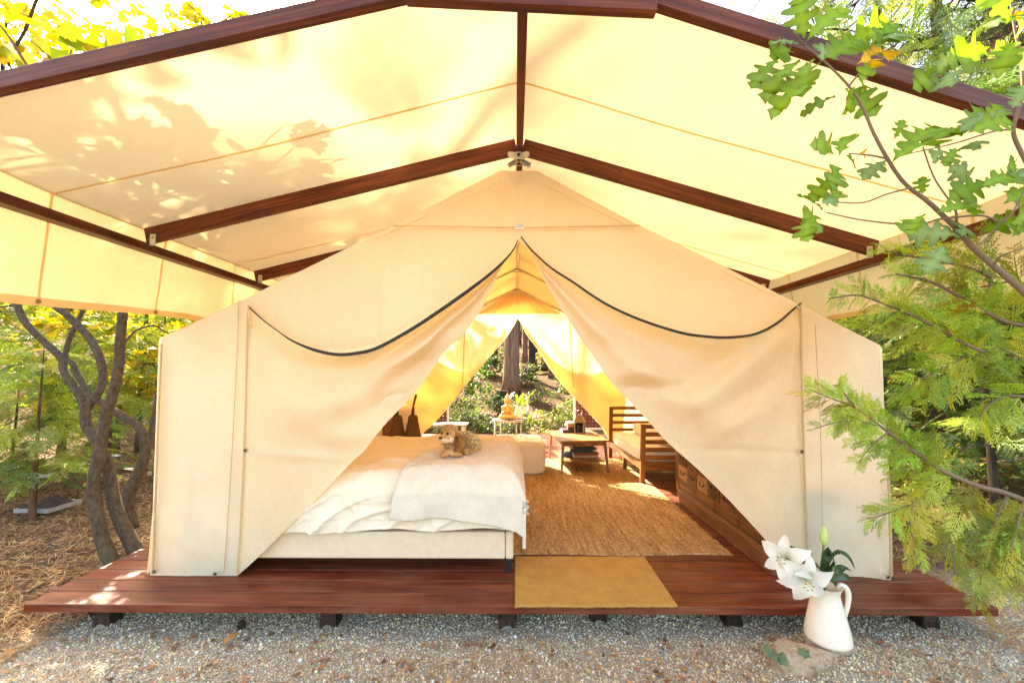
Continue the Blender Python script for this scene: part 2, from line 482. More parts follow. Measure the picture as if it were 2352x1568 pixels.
octv = np.array([[1, 0, 0], [-1, 0, 0], [0, 1, 0], [0, -1, 0], [0, 0, 1], [0, 0, -1]], float)
octf = np.array([[0, 2, 4], [2, 1, 4], [1, 3, 4], [3, 0, 4], [2, 0, 5], [1, 2, 5], [3, 1, 5], [0, 3, 5]])
n = 118000
X = rng.uniform(-3.6, 3.7, n); Y = 1.35 + 1.65 * rng.random(n) ** 0.85
k = rng.random(n) < gravel_mask(X, Y) ** 0.7
X, Y = X[k], Y[k]; n = len(X)
size = rng.lognormal(math.log(0.0043), 0.36, n)
base = np.array([[0.68, 0.565, 0.4]]) * rng.lognormal(0, 0.42, (n, 1)) * (1 + rng.normal(0, 0.05, (n, 3)))
warm = rng.random(n) < 0.18
base[warm] *= np.array([1.15, 0.97, 0.78])
V, F, C = stamp(octv, octf, np.stack([X, Y, gz(X, Y) + size * 0.35], 1), rand_rot(n), size[:, None] * rng.uniform(0.6, 1.3, (n, 3)), np.clip(base, 0.1, 0.82), rng.uniform(0.7, 1.2, (n, 6, 1)))
mesh_obj("gravel", V, F, STONEM, col=C, kind="stuff")

def needles(name, X, Y, L, cols, lift=0.012, wd=0.0011):
    n = len(X)
    tv = np.array([[-1, -1, 0], [-1, 1, 0], [0, -1, 0.12], [0, 1, 0.12], [1, -0.3, 0], [1, 0.3, 0]], float)
    tf = np.array([[0, 2, 3, 1], [2, 4, 5, 3]])
    a = rng.uniform(0, 2 * math.pi, n)
    rx = rng.normal(0, 0.22, n)
    rm = rot_z(a) @ np.stack([np.stack([np.cos(rx), 0 * rx, np.sin(rx)], -1), np.stack([0 * rx, 0 * rx + 1, 0 * rx], -1), np.stack([-np.sin(rx), 0 * rx, np.cos(rx)], -1)], -2)
    V, F, C = stamp(tv, tf, np.stack([X, Y, gz(X, Y) + rng.uniform(0.003, lift, n)], 1), rm, np.stack([L, np.full(n, wd), L * rng.uniform(0.2, 1.6, n)], 1), cols)
    return mesh_obj(name, V, F, TINT, col=C, kind="stuff")
def straw(n):
    c = np.array([[0.42, 0.22, 0.09]]) * rng.lognormal(0, 0.35, (n, 1)) * (1 + rng.normal(0, 0.08, (n, 3)))
    d = rng.random(n) < 0.25
    c[d] = np.array([0.5, 0.36, 0.2]) * rng.lognormal(0, 0.25, (d.sum(), 1))
    return np.clip(c, 0.02, 0.7)
n = 30000
X = np.concatenate([-2.6 - 3.6 * rng.random(n) ** 1.3, 2.65 + 2.5 * rng.random(12000) ** 1.2]); Y = np.concatenate([1.6 + 6.0 * rng.random(n) ** 1.2, 1.8 + 4.6 * rng.random(12000)])
needles("pine_needles", X, Y, rng.uniform(0.03, 0.075, len(X)), straw(len(X)), 0.03, 0.0016)
n = 3600
X = rng.normal(0, 1.6, n); X = np.where(rng.random(n) < 0.45, rng.choice([-2.3, 2.0, -0.1, 0.9, 2.8], n) + rng.normal(0, 0.3, n), X); Y = 1.7 + rng.random(n) * 0.85
needles("scattered_needles", X, Y, rng.uniform(0.03, 0.07, n), straw(n), 0.016, 0.0010)
# dry leaf crumbs
n = 9000
side = rng.random(n)
X = np.where(side < 0.6, -2.7 - 7 * rng.random(n) ** 1.4, np.where(side < 0.75, 2.7 + 5 * rng.random(n), rng.uniform(-2.8, 2.8, n)))
kk = 0
Y = np.where(side < 0.75, 1.7 + 8 * rng.random(n), np.where(side < 0.85, 1.5 + rng.random(n), 9.3 + 22 * rng.random(n) ** 1.5))
c = np.array([[0.33, 0.18, 0.09]]) * rng.lognormal(0, 0.5, (n, 1)) * (1 + rng.normal(0, 0.12, (n, 3)))
tv = np.array([[-1, 0, 0.1], [-0.3, 0.55, -0.05], [0.9, 0.1, 0.15], [0, -0.5, 0.0]], float)
V, F, C = stamp(tv, np.array([[0, 3, 2, 1]]), np.stack([X, Y, gz(X, Y) + 0.012], 1), rot_z(rng.uniform(0, 6.28, n)), rng.uniform(0.008, 0.028, n) * np.where(Y > 9, 2.2, 1), np.clip(c, 0.02, 0.6))
mesh_obj("leaf_litter", V, F, TINT, col=C, kind="stuff")

# ------------------------------------------------------------------ deck
DX0, DX1, DY0, DY1 = -2.775, 2.675, 2.435, 8.93
deck = thing("wooden_deck", "low red stained plank deck carrying the whole tent", "deck", (0, 2.435, -0.05))
y = DY0; i = 0
while y < DY1 - 0.05:
    wd = (0.152, 0.13, 0.142)[min(i, 2)] if i < 3 else 0.142
    j = rng.normal(0, 0.004, 2)
    m = MB(); m.box(((DX0 + DX1) / 2 + j[0], y + wd / 2 - 0.003, -0.0225 + rng.normal(0, 0.0006)), (DX1 - DX0 + j[1], wd - 0.007, 0.045))
    m.make("plank", DECK, deck, bevel=0.005)
    y += wd; i += 1
for x in (-2.44, -1.1, -0.045, 0.5, 1.28, 2.42):
    yb = 2.56 if x != 0.5 else 2.62
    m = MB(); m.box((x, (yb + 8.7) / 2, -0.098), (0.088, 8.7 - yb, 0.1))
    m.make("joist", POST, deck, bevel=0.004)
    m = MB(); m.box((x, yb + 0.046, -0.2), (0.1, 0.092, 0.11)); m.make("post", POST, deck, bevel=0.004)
    m = MB(); a = np.linspace(0, math.pi, 9)
    prof = [(x + 0.035 * math.cos(t), 0.035 * math.sin(t)) for t in a]
    V = [(p[0], yb - 0.004, -0.21 + p[1]) for p in prof] + [(p[0], yb - 0.001, -0.21 + p[1]) for p in prof]
    nF = [tuple(range(9)), tuple(range(17, 8, -1))] + [(q, q + 9, q + 10, q + 1) for q in range(8)]
    mesh_obj("post_bracket", V, nF, STEEL, deck)

# ------------------------------------------------------------------ timber frame over the tent
frame = thing("timber_frame", "dark red timber rafter frame standing over the tent and carrying the fly", "timber frame", (0, 2.6, 2.6))
RZ = 2.705                       # underside of the ridge
RX = 0.03
def fly_z(X):                    # underside of the cloth, resting on the rafters
    return np.where(X < RX, RZ + 0.10 - 0.2475 * (RX - X), RZ + 0.10 - 0.3025 * (X - RX))
m = MB(); m.bar((RX, 1.35, RZ + 0.045), (RX, 7.05, RZ + 0.045), 0.042, 0.089); m.make("ridge_beam", BEAM, frame, bevel=0.003)
LX, RXE = -2.35, 2.27
def rafter(Y, sgn, wd, h, xe, drop=0.0, x0=0.0):
    a = np.array([RX + sgn * (0.022 + x0), Y, 0]); b = np.array([xe, Y, 0])
    a[2] = fly_z(a[0]) - h / 2 - 0.002 - drop; b[2] = fly_z(b[0]) - h / 2 - 0.002 - drop
    m = MB(); m.bar(a, b, wd, h); return m.make("rafter", BEAM, frame, bevel=0.003)
for Y in (2.6, 3.72, 4.84, 5.96, 6.95):
    for sgn, xe in ((-1, LX), (1, RXE)):
        rafter(Y, sgn, 0.04, 0.098, xe)
        zz = float(fly_z(np.array(xe))) - 0.1
        m = MB(); m.box((xe - sgn * 0.055, Y - 0.023, zz + 0.02), (0.036, 0.004, 0.075))
        m.make("metal_clip", STEEL, frame)
        m = MB(); m.box((xe - sgn * 0.055, Y - 0.0265, zz + 0.035), (0.008, 0.004, 0.008)); m.make("bolt", IRON, frame)
for pa, pb in (((-520, 312), (1150, -66)), ((1250, -82), (2720, 385))):
    a, b = P(*pa, 1.475), P(*pb, 1.475)
    m = MB(); m.bar(a, b, 0.04, 0.068); m.make('rafter', BEAM, frame, bevel=0.003)
a, b = P(935, -2, 1.43), P(1508, 26, 1.43)
m = MB(); m.bar(a + [0, 0, 0.05], b + [0, 0, 0.05], 0.04, 0.13); m.make("collar_board", BEAM, frame, bevel=0.003)
for sgn, xe in ((-1, LX), (1, RXE)):
    zz = float(fly_z(np.array(xe))) - 0.1 - 0.028
    m = MB(); m.bar((xe + sgn * 0.0, 1.0, zz), (xe, 7.05, zz), 0.075, 0.05); m.make("purlin", BEAM, frame, bevel=0.003)
    for Y in (1.04, 6.98):
        m = MB(); g0 = float(gz(np.array(xe), np.array(Y))) - 0.05 if Y < 2 else 0.0
        m.box((xe, Y, (g0 + zz - 0.025) / 2), (0.085, 0.085, zz - 0.025 - g0)); m.make("post", BEAM, frame, bevel=0.004)
# pressed steel ridge bracket at the tent's peak
bx, bz = P(1191, 366, 2.62)[[0, 2]]
m = MB(); m.box((bx, 2.575, bz + 0.002), (0.034, 0.006, 0.05))
for s in (-1, 1):
    V = [(bx + s * 0.017, 2.578, bz + 0.02), (bx + s * 0.055, 2.578, bz + 0.028), (bx + s * 0.07, 2.578, bz + 0.022), (bx + s * 0.068, 2.578, bz - 0.002), (bx + s * 0.017, 2.578, bz - 0.03)]
    V2 = [(p[0], 2.573, p[2]) for p in V]
    f = [tuple(range(5)), tuple(range(9, 4, -1))] + [(q, q + 5, (q + 1) % 5 + 5, (q + 1) % 5) for q in range(5)]
    m.add(V + V2, f)
m.make("ridge_bracket", STEEL, frame)
m = MB(); m.tube([(bx, 2.575, bz + 0.004), (bx, 2.565, bz + 0.004)], 0.009, 10); m.make("bolt", IRON, frame)

# ------------------------------------------------------------------ rain fly
fly = thing("rain_fly", "big cream canvas rain fly stretched over the timber frame above the tent", "canopy", (0, 4, 2.8))
FY0, FY1 = 1.485, 7.0
def fly_side(sgn, xe):
    def fn(u, v):
        X = RX + (xe + sgn * 0.05 - RX) * u; Y = FY0 + (FY1 - FY0) * v
        z = fly_z(X) + 0.003
        bay = np.abs(np.sin((Y - 2.6) / 1.12 * math.pi))
        z = z - 0.018 * np.maximum(0, np.sin(math.pi * u)) * bay + 0.006 * fbm(np.stack([X * 1.4, Y * 2.5, X * 0], -1), 21, 2) * np.sin(math.pi * u)
        z = np.maximum(z, fly_z(X) - 0.03 + 0.0) + 0.035 * sstep(2.2, 1.5, Y) * sstep(-0.2, 0.5, np.abs(X))
        return np.stack([X, Y, z + 0.012], 1)
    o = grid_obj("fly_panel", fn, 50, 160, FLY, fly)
    def val(u, v):
        Y = FY0 + (FY1 - FY0) * v
        X = xe + sgn * (0.044 + 0.04 * u) + 0.018 * u * np.sin(Y * 4.3) + 0.008 * u * fbm(np.stack([Y * 3, u, u], -1), 4, 2)
        z0 = fly_z(xe + sgn * 0.05 + Y * 0) + 0.035 + 0.035 * sstep(2.2, 1.5, Y)
        zb = 1.655 + 0.03 * np.sin(Y * 2.4 + 0.6) * 1.0 + 0.02 * (Y - 2)*0.3
        return np.stack([X, Y, z0 + (zb - z0) * u], 1)
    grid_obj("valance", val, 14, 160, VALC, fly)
    # hems, seam tapes
    def hem(u, v):
        q = val(1 - 0.07 * u, v); q[:, 0] -= sgn * 0.004; return q
    grid_obj("hem", hem, 2, 160, TAPE, fly)
    for Yt in (2.08, 2.79, 3.5, 4.4, 5.3, 6.2):
        v0 = (Yt - FY0) / (FY1 - FY0)
        def tp(u, v):
            q = fn(0.004 + 0.99 * u, v0 + 0.0026 * (v - 0.5) + 0 * u); q[:, 2] -= 0.006; return q
        grid_obj("seam_tape", tp, 40, 2, TAPE, fly)
        def tv_(u, v):
            q = val(u * 0.99, v0 + 0.0026 * (v - 0.5) + 0 * u); q[:, 0] -= sgn * 0.005; return q
        grid_obj("seam_tape", tv_, 8, 2, TAPE, fly)
        p = val(np.array([0.965]), np.array([v0]))[0]
        m = MB(); m.tube([p - [sgn * 0.012, 0, 0], p - [sgn * 0.004, 0, 0]], 0.011, 12); m.make("grommet", BRASS, fly)
fly_side(-1, LX); fly_side(1, RXE)

# ------------------------------------------------------------------ canvas tent
tent = thing("canvas_tent", "cream canvas wall tent with both door flaps tied back", "tent", (0, 2.76, 0))
TY0, TY1, TXL, TXR, TRX = 2.76, 6.66, -2.37, 2.40, 0.03
TZP, TZL, TZR = 2.665, 1.535, 1.475
def coonz(t, ctrl):
    """point on a polyline (k,2) at arc parameter t"""
    c = np.asarray(ctrl, float); L = np.concatenate([[0], np.cumsum(np.linalg.norm(np.diff(c, axis=0), axis=1))]); L /= L[-1]
    return np.stack([np.interp(t, L, c[:, 0]), np.interp(t, L, c[:, 1])], -1)
def unproject(xy, Y):
    d = np.stack([xy[:, 0] - CX, CY - xy[:, 1], np.full(len(xy), -F_PX)], 1) @ _MW.T
    return np.array([0, 0, EYE]) + d * (Y / d[:, 1])[:, None]
def smooth2(ctrl, n=60):
    c = np.asarray(ctrl, float); q = smooth_path(np.concatenate([c, np.zeros((len(c), 1))], 1), n); return q[:, :2]
zipL = [(1190, 552), (1176, 579), (1139, 618), (1085, 661), (1013, 712), (941, 759), (869, 798), (826, 810), (776, 814), (725, 804), (675, 784), (639, 760), (603, 733), (571, 703)]
foldL = [(1190, 552), (1157, 604), (1128, 664), (1100, 719), (1060, 773), (1024, 805), (956, 899), (891, 967), (862, 1003), (833, 1039), (815, 1054), (788, 1082), (700, 1172), (600, 1272), (547, 1320)]
zipR = [(1197, 545), (1223, 577), (1266, 616), (1320, 651), (1363, 681), (1410, 708), (1464, 732), (1518, 751), (1572, 766), (1615, 772), (1662, 775), (1716, 771), (1752, 760), (1788, 739), (1817, 714), (1838, 697)]
foldR = [(1197, 545), (1214, 571), (1248, 640), (1295, 719), (1338, 784), (1381, 845), (1406, 881), (1428, 903), (1486, 964), (1536, 1018), (1608, 1082), (1700, 1175), (1795, 1280), (1854, 1345)]
seamR = [(1838, 697), (1839, 800), (1842, 1037), (1850, 1200), (1856, 1345)]
CREASE = {
  'L': [(570, 720, 900, 930, 60, -0.03), (1060, 773, 760, 860, 26, 0.03), (956, 899, 870, 930, 14, -0.03), (862, 1003, 760, 1000, 24, 0.02), (1030, 800, 820, 900, 22, -0.02), (815, 1054, 600, 1040, 10, 0.008), (700, 1000, 830, 1100, 30, -0.015), (600, 800, 760, 1050, 40, 0.012), (640, 1060, 640, 1250, 30, 0.01)],
  'R': [(1838, 720, 1560, 890, 26, -0.035), (1560, 890, 1410, 893, 16, -0.035), (1400, 865, 1500, 850, 22, 0.025), (1345, 790, 1470, 800, 20, -0.015), (1838, 740, 1600, 930, 34, 0.03), (1600, 960, 1800, 860, 20, -0.012), (1640, 1000, 1780, 930, 18, 0.012), (1700, 1060, 1760, 1200, 26, 0.012), (1820, 900, 1720, 1150, 30, -0.015), (1560, 1030, 1840, 1040, 9, -0.006)]}
def crease(xy, side):
    r = 0
    for x0, y0, x1, y1, wd, am in CREASE[side]:
        a, b = np.array([x0, y0]), np.array([x1, y1]); d = b - a; L2 = d @ d
        t = np.clip(((xy - a) @ d) / L2, 0, 1)
        dist = np.linalg.norm(xy - (a + t[:, None] * d), axis=1)
        r = r + am * np.exp(-(dist / wd) ** 2) * (0.35 + 0.65 * np.sin(math.pi * np.clip(t, 0.08, 0.92)))
    return r
def crumple(xy, amp=0.004):
    q = np.stack([xy[:, 0] / 120, xy[:, 1] / 120, xy[:, 0] * 0], 1)
    return amp * fbm(q, 31, 4)
# fixed part of the front wall (one cloth layer), left and right of the opening
def wall_half(outer, inner, n1):
    def fn(u, v):
        A, B = coonz(v, outer), coonz(v, inner)
        xy = A + (B - A) * u[:, None]
        Y = TY0 + 0.012 + crumple(xy, 0.012) + 0.024 * fbm(np.stack([xy[:, 0] / 260 + xy[:, 1] / 500, xy[:, 1] / 190, 0 * xy[:, 0]], 1), 36, 2) * sstep(400, 560, xy[:, 1]) * sstep(1330, 1150, xy[:, 1]) - 0.02 * np.exp(-((xy[:, 0] - 1192 + 0.55 * (470 - xy[:, 1]) * 0.6) / 13) ** 2) * sstep(515, 470, xy[:, 1]) - 0.02 * np.exp(-((xy[:, 0] - 1192 - 0.55 * (480 - xy[:, 1]) * 0.6) / 13) ** 2) * sstep(520, 480, xy[:, 1]) - 0.012 * np.exp(-((xy[:, 1] - 470) / 60) ** 2) * 0 - 0.014 * np.exp(-((xy[:, 1] - 470) / 60) ** 2) * np.sin((xy[:, 0] - 1190) / 17.0) * np.exp(-((xy[:, 0] - 1190) / 90) ** 2)
        Y = Y + 0.012 * np.sin(xy[:, 1] / 21.0 + xy[:, 0] / 90) * np.exp(-((xy[:, 0] - 1905) / 50) ** 2) * sstep(1010, 1080, xy[:, 1]) * sstep(1300, 1200, xy[:, 1])
        Y = Y - 0.035 * np.exp(-((xy[:, 1] - 1335) / 60) ** 2) * np.sin(xy[:, 0] / 46.0) * sstep(1880, 1960, xy[:, 0])
        return unproject(xy, Y)
    return grid_obj("front_wall", fn, 70, n1, CANVAS, tent)
wall_half([(1196, 393), (1150, 392), (900, 520), (640, 647), (570, 684), (365, 777), (357, 1000), (345, 1325), (440, 1325), (545, 1322)],
          [(1196, 552)] + foldL[1:3] + [(1092, 712), (1050, 770), (940, 890), (850, 1000), (780, 1080), (690, 1170), (590, 1272), (555, 1310), (552, 1314), (550, 1318), (547, 1320)], 150)
wall_half([(1188, 393), (1232, 392), (1470, 518), (1640, 600), (1838, 700), (2026, 795), (2036, 1080), (2048, 1332), (1990, 1345), (1856, 1346)],
          [(1188, 548)] + foldR[1:6] + [(1490, 960), (1600, 1070), (1700, 1170), (1795, 1275), (1840, 1325), (1846, 1335), (1850, 1340), (1856, 1345)], 150)
# folded-back door flaps
def flap(side, zp, fo, last, n=110):
    z2, f2 = smooth2(zp, 120), smooth2(fo, 120)
    sgn = -1 if side == 'L' else 1
    def xyf(u, v):
        A, B = coonz(v, z2), coonz(v, f2)
        E = coonz(u, last)                     # curve along the tie seam
        S = A + (B - A) * u[:, None]
        end = A[-1] * 0
        # pull the tie end of the patch onto the seam line
        Ls = np.array(last[0])[None] + (np.array(last[-1]) - np.array(last[0]))[None] * u[:, None]
        return S + (E - Ls) * (v ** 4)[:, None]
    def off(u, v, xy):
        sag = np.sin(math.pi * np.clip(v, 0, 1)) ** 0.7
        lip = 0.2 * np.exp(-(u / 0.085) ** 2) + 0.11 * np.exp(-((u - 0.36) / 0.17) ** 2) + 0.01
        if side == 'R': lip = 0.17 * np.exp(-(u / 0.1) ** 2) + 0.09 * np.exp(-((u - 0.5) / 0.2) ** 2) + 0.06 * np.exp(-((u - 0.2) / 0.12) ** 2) * 0.3 + 0.01
        return TY0 - 0.02 - sag * lip + 1.9 * crease(xy, side) * np.sin(math.pi * np.clip(u * 0.85 + 0.15, 0, 1)) ** 0.3 * -1 + crumple(xy, 0.006)
    def fn(u, v):
        xy = xyf(u, v); return unproject(xy, off(u, v, xy))
    o = grid_obj("door_flap", fn, n, 160, CANVAS_FOLD, tent)
    # hem turned in behind the fold
    vv = np.linspace(0, 1, 140)
    zl = fn(np.zeros(140), vv) + np.array([0, -0.006, 0.0])
    m = MB(); m.tube(zl, [0.003, 0.010, 0.0125, 0.012, 0.011, 0.0105, 0.0095, 0.003, 0.005] if side == 'L' else [0.005, 0.007, 0.008, 0.0085, 0.009, 0.008, 0.006], 6); m.make("zip", BLACK, o, smooth=True)
    if side == 'L':
        hl = zl + np.array([0, 0.004, 0.02]) * (0.25 + np.sin(math.pi * vv) ** 1.0)[:, None]
        hl = hl[:100]
        V = np.concatenate([zl[:100] + [0, 0.004, 0.004], hl + [0, 0.02, 0.012]])
        mesh_obj("zip_hem", V, [(i, i + 1, 101 + i, 100 + i) for i in range(99)], CANVAS_FOLD, o, smooth=True)
    # stitched seam lines
    def line(pts, wd=0.004, nm="stitched_seam"):
        q = unproject(smooth2(pts, 60), np.full(60, TY0 - 0.03)); return q
    return o, fn
flapL, fnL = flap('L', zipL, foldL, [(571, 703), (568, 800), (563, 1000), (556, 1200), (547, 1320)])
flapR, fnR = flap('R', zipR, foldR, seamR)
SEAM = m_cloth("stitch_canvas", (0.66, 0.55, 0.36), (0.7, 0.45, 0.16), 0.35, wrinkle=0.1)
def seam(pts, wpx=3.0, Y=TY0 - 0.006, horiz=False, mat=SEAM, bulge=0.004):
    c = smooth2(pts, 40)
    d = np.array([0, wpx]) if horiz else np.array([wpx, 0])
    A, M_, B = unproject(c - d / 2, np.full(40, Y)), unproject(c, np.full(40, Y - bulge)), unproject(c + d / 2, np.full(40, Y))
    V = np.concatenate([A, M_, B])
    mesh_obj("seam", V, [(i, i + 1, 41 + i, 40 + i) for i in range(39)] + [(40 + i, 41 + i, 81 + i, 80 + i) for i in range(39)], mat, tent, smooth=True)
seam([(903, 519), (1050, 521), (1190, 523), (1330, 521), (1472, 518)], 3.5, TY0 - 0.012, True)
seam([(548, 690), (545, 800), (532, 1050), (523, 1200), (514, 1318)], 2.2)
seam([(570, 700), (566, 850), (562, 1000), (554, 1180), (545, 1320)], 5, TY0 - 0.03, bulge=0.006)
seam([(874, 545), (872, 650), (870, 780)], 1.6, TY0 - 0.018, mat=CANVAS, bulge=0.002)
seam([(1518, 560), (1519, 640), (1522, 740)], 1.6, TY0 - 0.018, mat=CANVAS, bulge=0.002)
seam([(1838, 705), (1842, 900), (1846, 1040), (1852, 1200), (1858, 1342)], 6, TY0 - 0.035, bulge=0.01)
seam([(1872, 745), (1880, 900), (1886, 1040), (1890, 1330)], 2.2, TY0 - 0.042)
seam([(371, 790), (362, 1000), (355, 1200), (351, 1318)], 6, TY0 - 0.012, bulge=0.012)
seam([(2040, 1100), (2043, 1200), (2046, 1325)], 5, TY0 - 0.02, bulge=0.01)
for x, y_, Yg in ((563, 1034, TY0 - 0.045), (1842, 1037, TY0 - 0.052), (354, 1312, TY0 - 0.02), (494, 1318, TY0 - 0.02), (2040, 1325, TY0 - 0.04)):
    p = P(x, y_, Yg); m = MB()
    a = np.linspace(0, 2 * math.pi, 13)[:-1]
    rr = [p + np.array([0.011 * math.cos(t), 0, 0.011 * math.sin(t)]) for t in a]
    m.tube(np.array(rr + [rr[0]]), 0.0035, 6); m.make("grommet", BRASS, tent, smooth=True)
    m = MB(); m.tube([p + [0, 0.003, 0], p + [0, 0.0, 0]], 0.0075, 10); m.make("grommet_hole", BLACK, tent)
# tie tabs at the pulled-back corners
p, q = P(567, 700, TY0 - 0.05), P(577, 750, TY0 - 0.05)
m = MB(); m.bar(p, q, 0.004, 0.014, (0, 1, 0)); m.make("tie_tab", CANVAS, tent)
m = MB(); m.tube([P(1835, 706, TY0 - 0.06), P(1835, 706, TY0 - 0.05)], 0.016, 10); m.make("snap_button", BRASS, tent)
# maker's cloth label with a script mark
p = P(1194, 520, TY0 - 0.02)
lab = MB().box(p, (0.062, 0.002, 0.034)).make("cloth_label", m_plain("white_label", (0.8, 0.77, 0.72), 0.8), tent)
sc = [(-9, 1), (-10, -2), (-8, -4), (-5, -3), (-4, 0), (-5, -3), (-3, -3), (-1, -1), (-1, -3), (1, -3), (2, -1), (3, -3), (5, -2), (6, 0), (7, -2), (9, -1)]
MB().tube(smooth_path([(p[0] + a * 0.0026, p[1] - 0.002, p[2] + (b + 1.5) * 0.0026) for a, b in sc], 60), 0.0011, 5).make("script_mark", BLACK, lab)
MB().tube(smooth_path([(p[0] + a * 0.0026, p[1] - 0.002, p[2] + 0.011 - abs(a) * 0.0002) for a in (-8, -4, 0, 4, 8)], 12), 0.0009, 5).make("script_mark", BLACK, lab)
# steel angle rafter under the flat cut of the peak
m = MB()
for s, e in ((-1, (1168, 381)), (1, (1218, 381))):
    m.bar(P(1192, 366, 2.70), P(*e, 2.70), 0.03, 0.022)
m.bar(P(1177, 380, 2.70), P(1210, 381, 2.70), 0.006, 0.004)
m.make("peak_bracket", STEEL, tent)

# roof, side walls, rear wall
def roof(sgn, xe, ze):
    def fn(u, v):
        X = TRX + (xe - TRX) * u; Y = TY0 + 0.014 + (TY1 - TY0 - 0.014) * v
        z = TZP + (ze - TZP) * u
        bay = np.abs(np.sin((Y - TY0) / (TY1 - TY0) * 3 * math.pi))
        z = z - 0.025 * np.sin(math.pi * u) * bay
        return np.stack([X, Y, z], 1)
    grid_obj("roof", fn, 30, 60, ROOFC, tent)
    def wl(u, v):
        Y = TY0 + 0.014 + (TY1 - TY0 - 0.014) * v
        X = xe + sgn * 0.0 + 0.02 * np.sin(Y * 5) * np.sin(math.pi * u); return np.stack([X, Y, ze + (0.01 - ze) * u], 1)
    grid_obj("side_wall", wl, 16, 60, CANVAS, tent)
roof(-1, TXL, TZL); roof(1, TXR, TZR)
RYb = TY1
apx = (1188, 731)
rfoldL = [apx, (1184, 737), (1154, 783), (1121, 824), (1082, 869), (1040, 922), (1000, 968), (963, 1003), (935, 1052)]
rfoldR = [apx, (1194, 737), (1211, 770), (1238, 806), (1262, 845), (1301, 894), (1340, 935), (1378, 975), (1420, 1046)]
rzipL = [apx, (1180, 748), (1157, 783), (1133, 809), (1109, 825), (1082, 834), (1055, 836), (1013, 823), (960, 790), (925, 762)]
rzipR = [apx, (1202, 748), (1223, 776), (1250, 806), (1286, 830), (1317, 839), (1334, 843), (1377, 832), (1420, 800), (1450, 770)]
def rear_half(outer, inner):
    def fn(u, v):
        A, B = coonz(v, outer), coonz(v, inner)
        xy = A + (B - A) * u[:, None]; return unproject(xy, RYb - 0.006 + crumple(xy * 2.4, 0.012))
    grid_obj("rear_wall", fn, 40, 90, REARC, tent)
def pz(X, Z): # picture position of a point of the rear wall
    d = _MW.T @ (np.array([X, RYb, Z]) - np.array([0, 0, EYE])); return (CX + d[0] / -d[2] * F_PX, CY - d[1] / -d[2] * F_PX)
rear_half([pz(TRX, TZP), pz(-1.2, TZP + (TZL - TZP) * 0.51), pz(TXL, TZL), pz(TXL, 0.8), pz(TXL, 0.01), pz(-1.75, 0.01)], rfoldL)
rear_half([pz(TRX, TZP), pz(1.2, TZP + (TZR - TZP) * 0.49), pz(TXR, TZR), pz(TXR, 0.8), pz(TXR, 0.01), pz(1.65, 0.01)], rfoldR)
for side, zp, fo in (('L', rzipL, rfoldL), ('R', rzipR, rfoldR)):
    z2, f2 = smooth2(zp, 80), smooth2(fo, 80)
    def fn(u, v):
        A, B = coonz(v, z2), coonz(v, f2); xy = A + (B - A) * u[:, None]
        sag = np.sin(math.pi * v) ** 0.7
        return unproject(xy, RYb + 0.02 + sag * (0.10 * np.exp(-(u / 0.1) ** 2) + 0.02) + crumple(xy * 2.4, 0.012))
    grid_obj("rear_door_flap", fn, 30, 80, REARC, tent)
def rear_gable(u, v):
    A = np.array(pz(TRX, TZP - 0.02)); B = np.stack([1098 + (1292 - 1098) * v, 721 + 0 * v], 1)
    xy = A + (B - A) * u[:, None]; return unproject(xy, RYb - 0.03 + 0.01 * np.sin(v * 40) * u)
grid_obj("rear_gable_valance", rear_gable, 12, 40, REARC, tent)
for pts in ([(1067, 730), (1067, 769), (1062, 890)], [(1309, 735), (1312, 800), (1317, 890)]):
    seam(pts, 3, RYb - 0.03, mat=TAPE)
# inner pole frame
m = MB(); m.tube([(TRX, 2.8, TZP - 0.035), (TRX, TY1 - 0.05, TZP - 0.035)], 0.02, 8); m.make("ridge_pole", ALU, tent, smooth=True)
for Y in (2.86, 5.25, 6.58):
    for xe, ze in ((TXL, TZL), (TXR, TZR)):
        s = 1 if xe > 0 else -1
        a = np.array([TRX, Y, TZP - 0.045]); b = np.array([xe - s * 0.03, Y, ze - 0.045])
        m = MB(); m.tube([a, b], 0.017, 8); m.make("pole_rafter", ALU, tent, smooth=True)
        m = MB(); m.tube([b, (xe - s * 0.03, Y, 0.0)], 0.017, 8); m.make("pole_leg", ALU, tent, smooth=True)
    m = MB(); m.bar((TRX - 0.1, Y - 0.02, TZP - 0.095), (TRX + 0.1, Y - 0.02, TZP - 0.095), 0.005, 0.02); m.make("angle_brace", ALU, tent)

# ------------------------------------------------------------------ bed and what lies on it
BX0, BX1, BY0, BY1 = -2.1, -0.012, 2.81, 4.36
def zat(x, y, Y): return P(x, y, Y)[2]
FZ0, FZ1 = zat(1178, 1284, BY0), zat(1178, 1221, BY0)
bed = thing("bed", "upholstered cream bed on black legs inside the tent doorway", "bed", (-1.06, 3.58, 0))
m = MB()
m.box(((BX0 + BX1) / 2 - 0.025, BY0 + 0.03, (FZ0 + FZ1) / 2), (BX1 - BX0 - 0.055, 0.06, FZ1 - FZ0)); m.make("front_rail", BEDUP, bed, bevel=0.012)
m = MB(); m.box((BX1 - 0.025, (BY0 + BY1) / 2, (FZ0 + FZ1) / 2 + 0.002), (0.05, BY1 - BY0 + 0.004, FZ1 - FZ0 + 0.004)); m.make("side_rail", BEDUP, bed, bevel=0.012)
m = MB(); m.box(((BX0 + BX1) / 2 - 0.025, BY1 - 0.03, (FZ0 + FZ1) / 2), (BX1 - BX0 - 0.055, 0.06, FZ1 - FZ0)); m.make("back_rail", BEDUP, bed, bevel=0.012)
m = MB(); m.box((BX0 - 0.04, (BY0 + BY1) / 2, 0.5), (0.08, BY1 - BY0, 0.9)); m.make("headboard", BEDUP, bed, bevel=0.02)
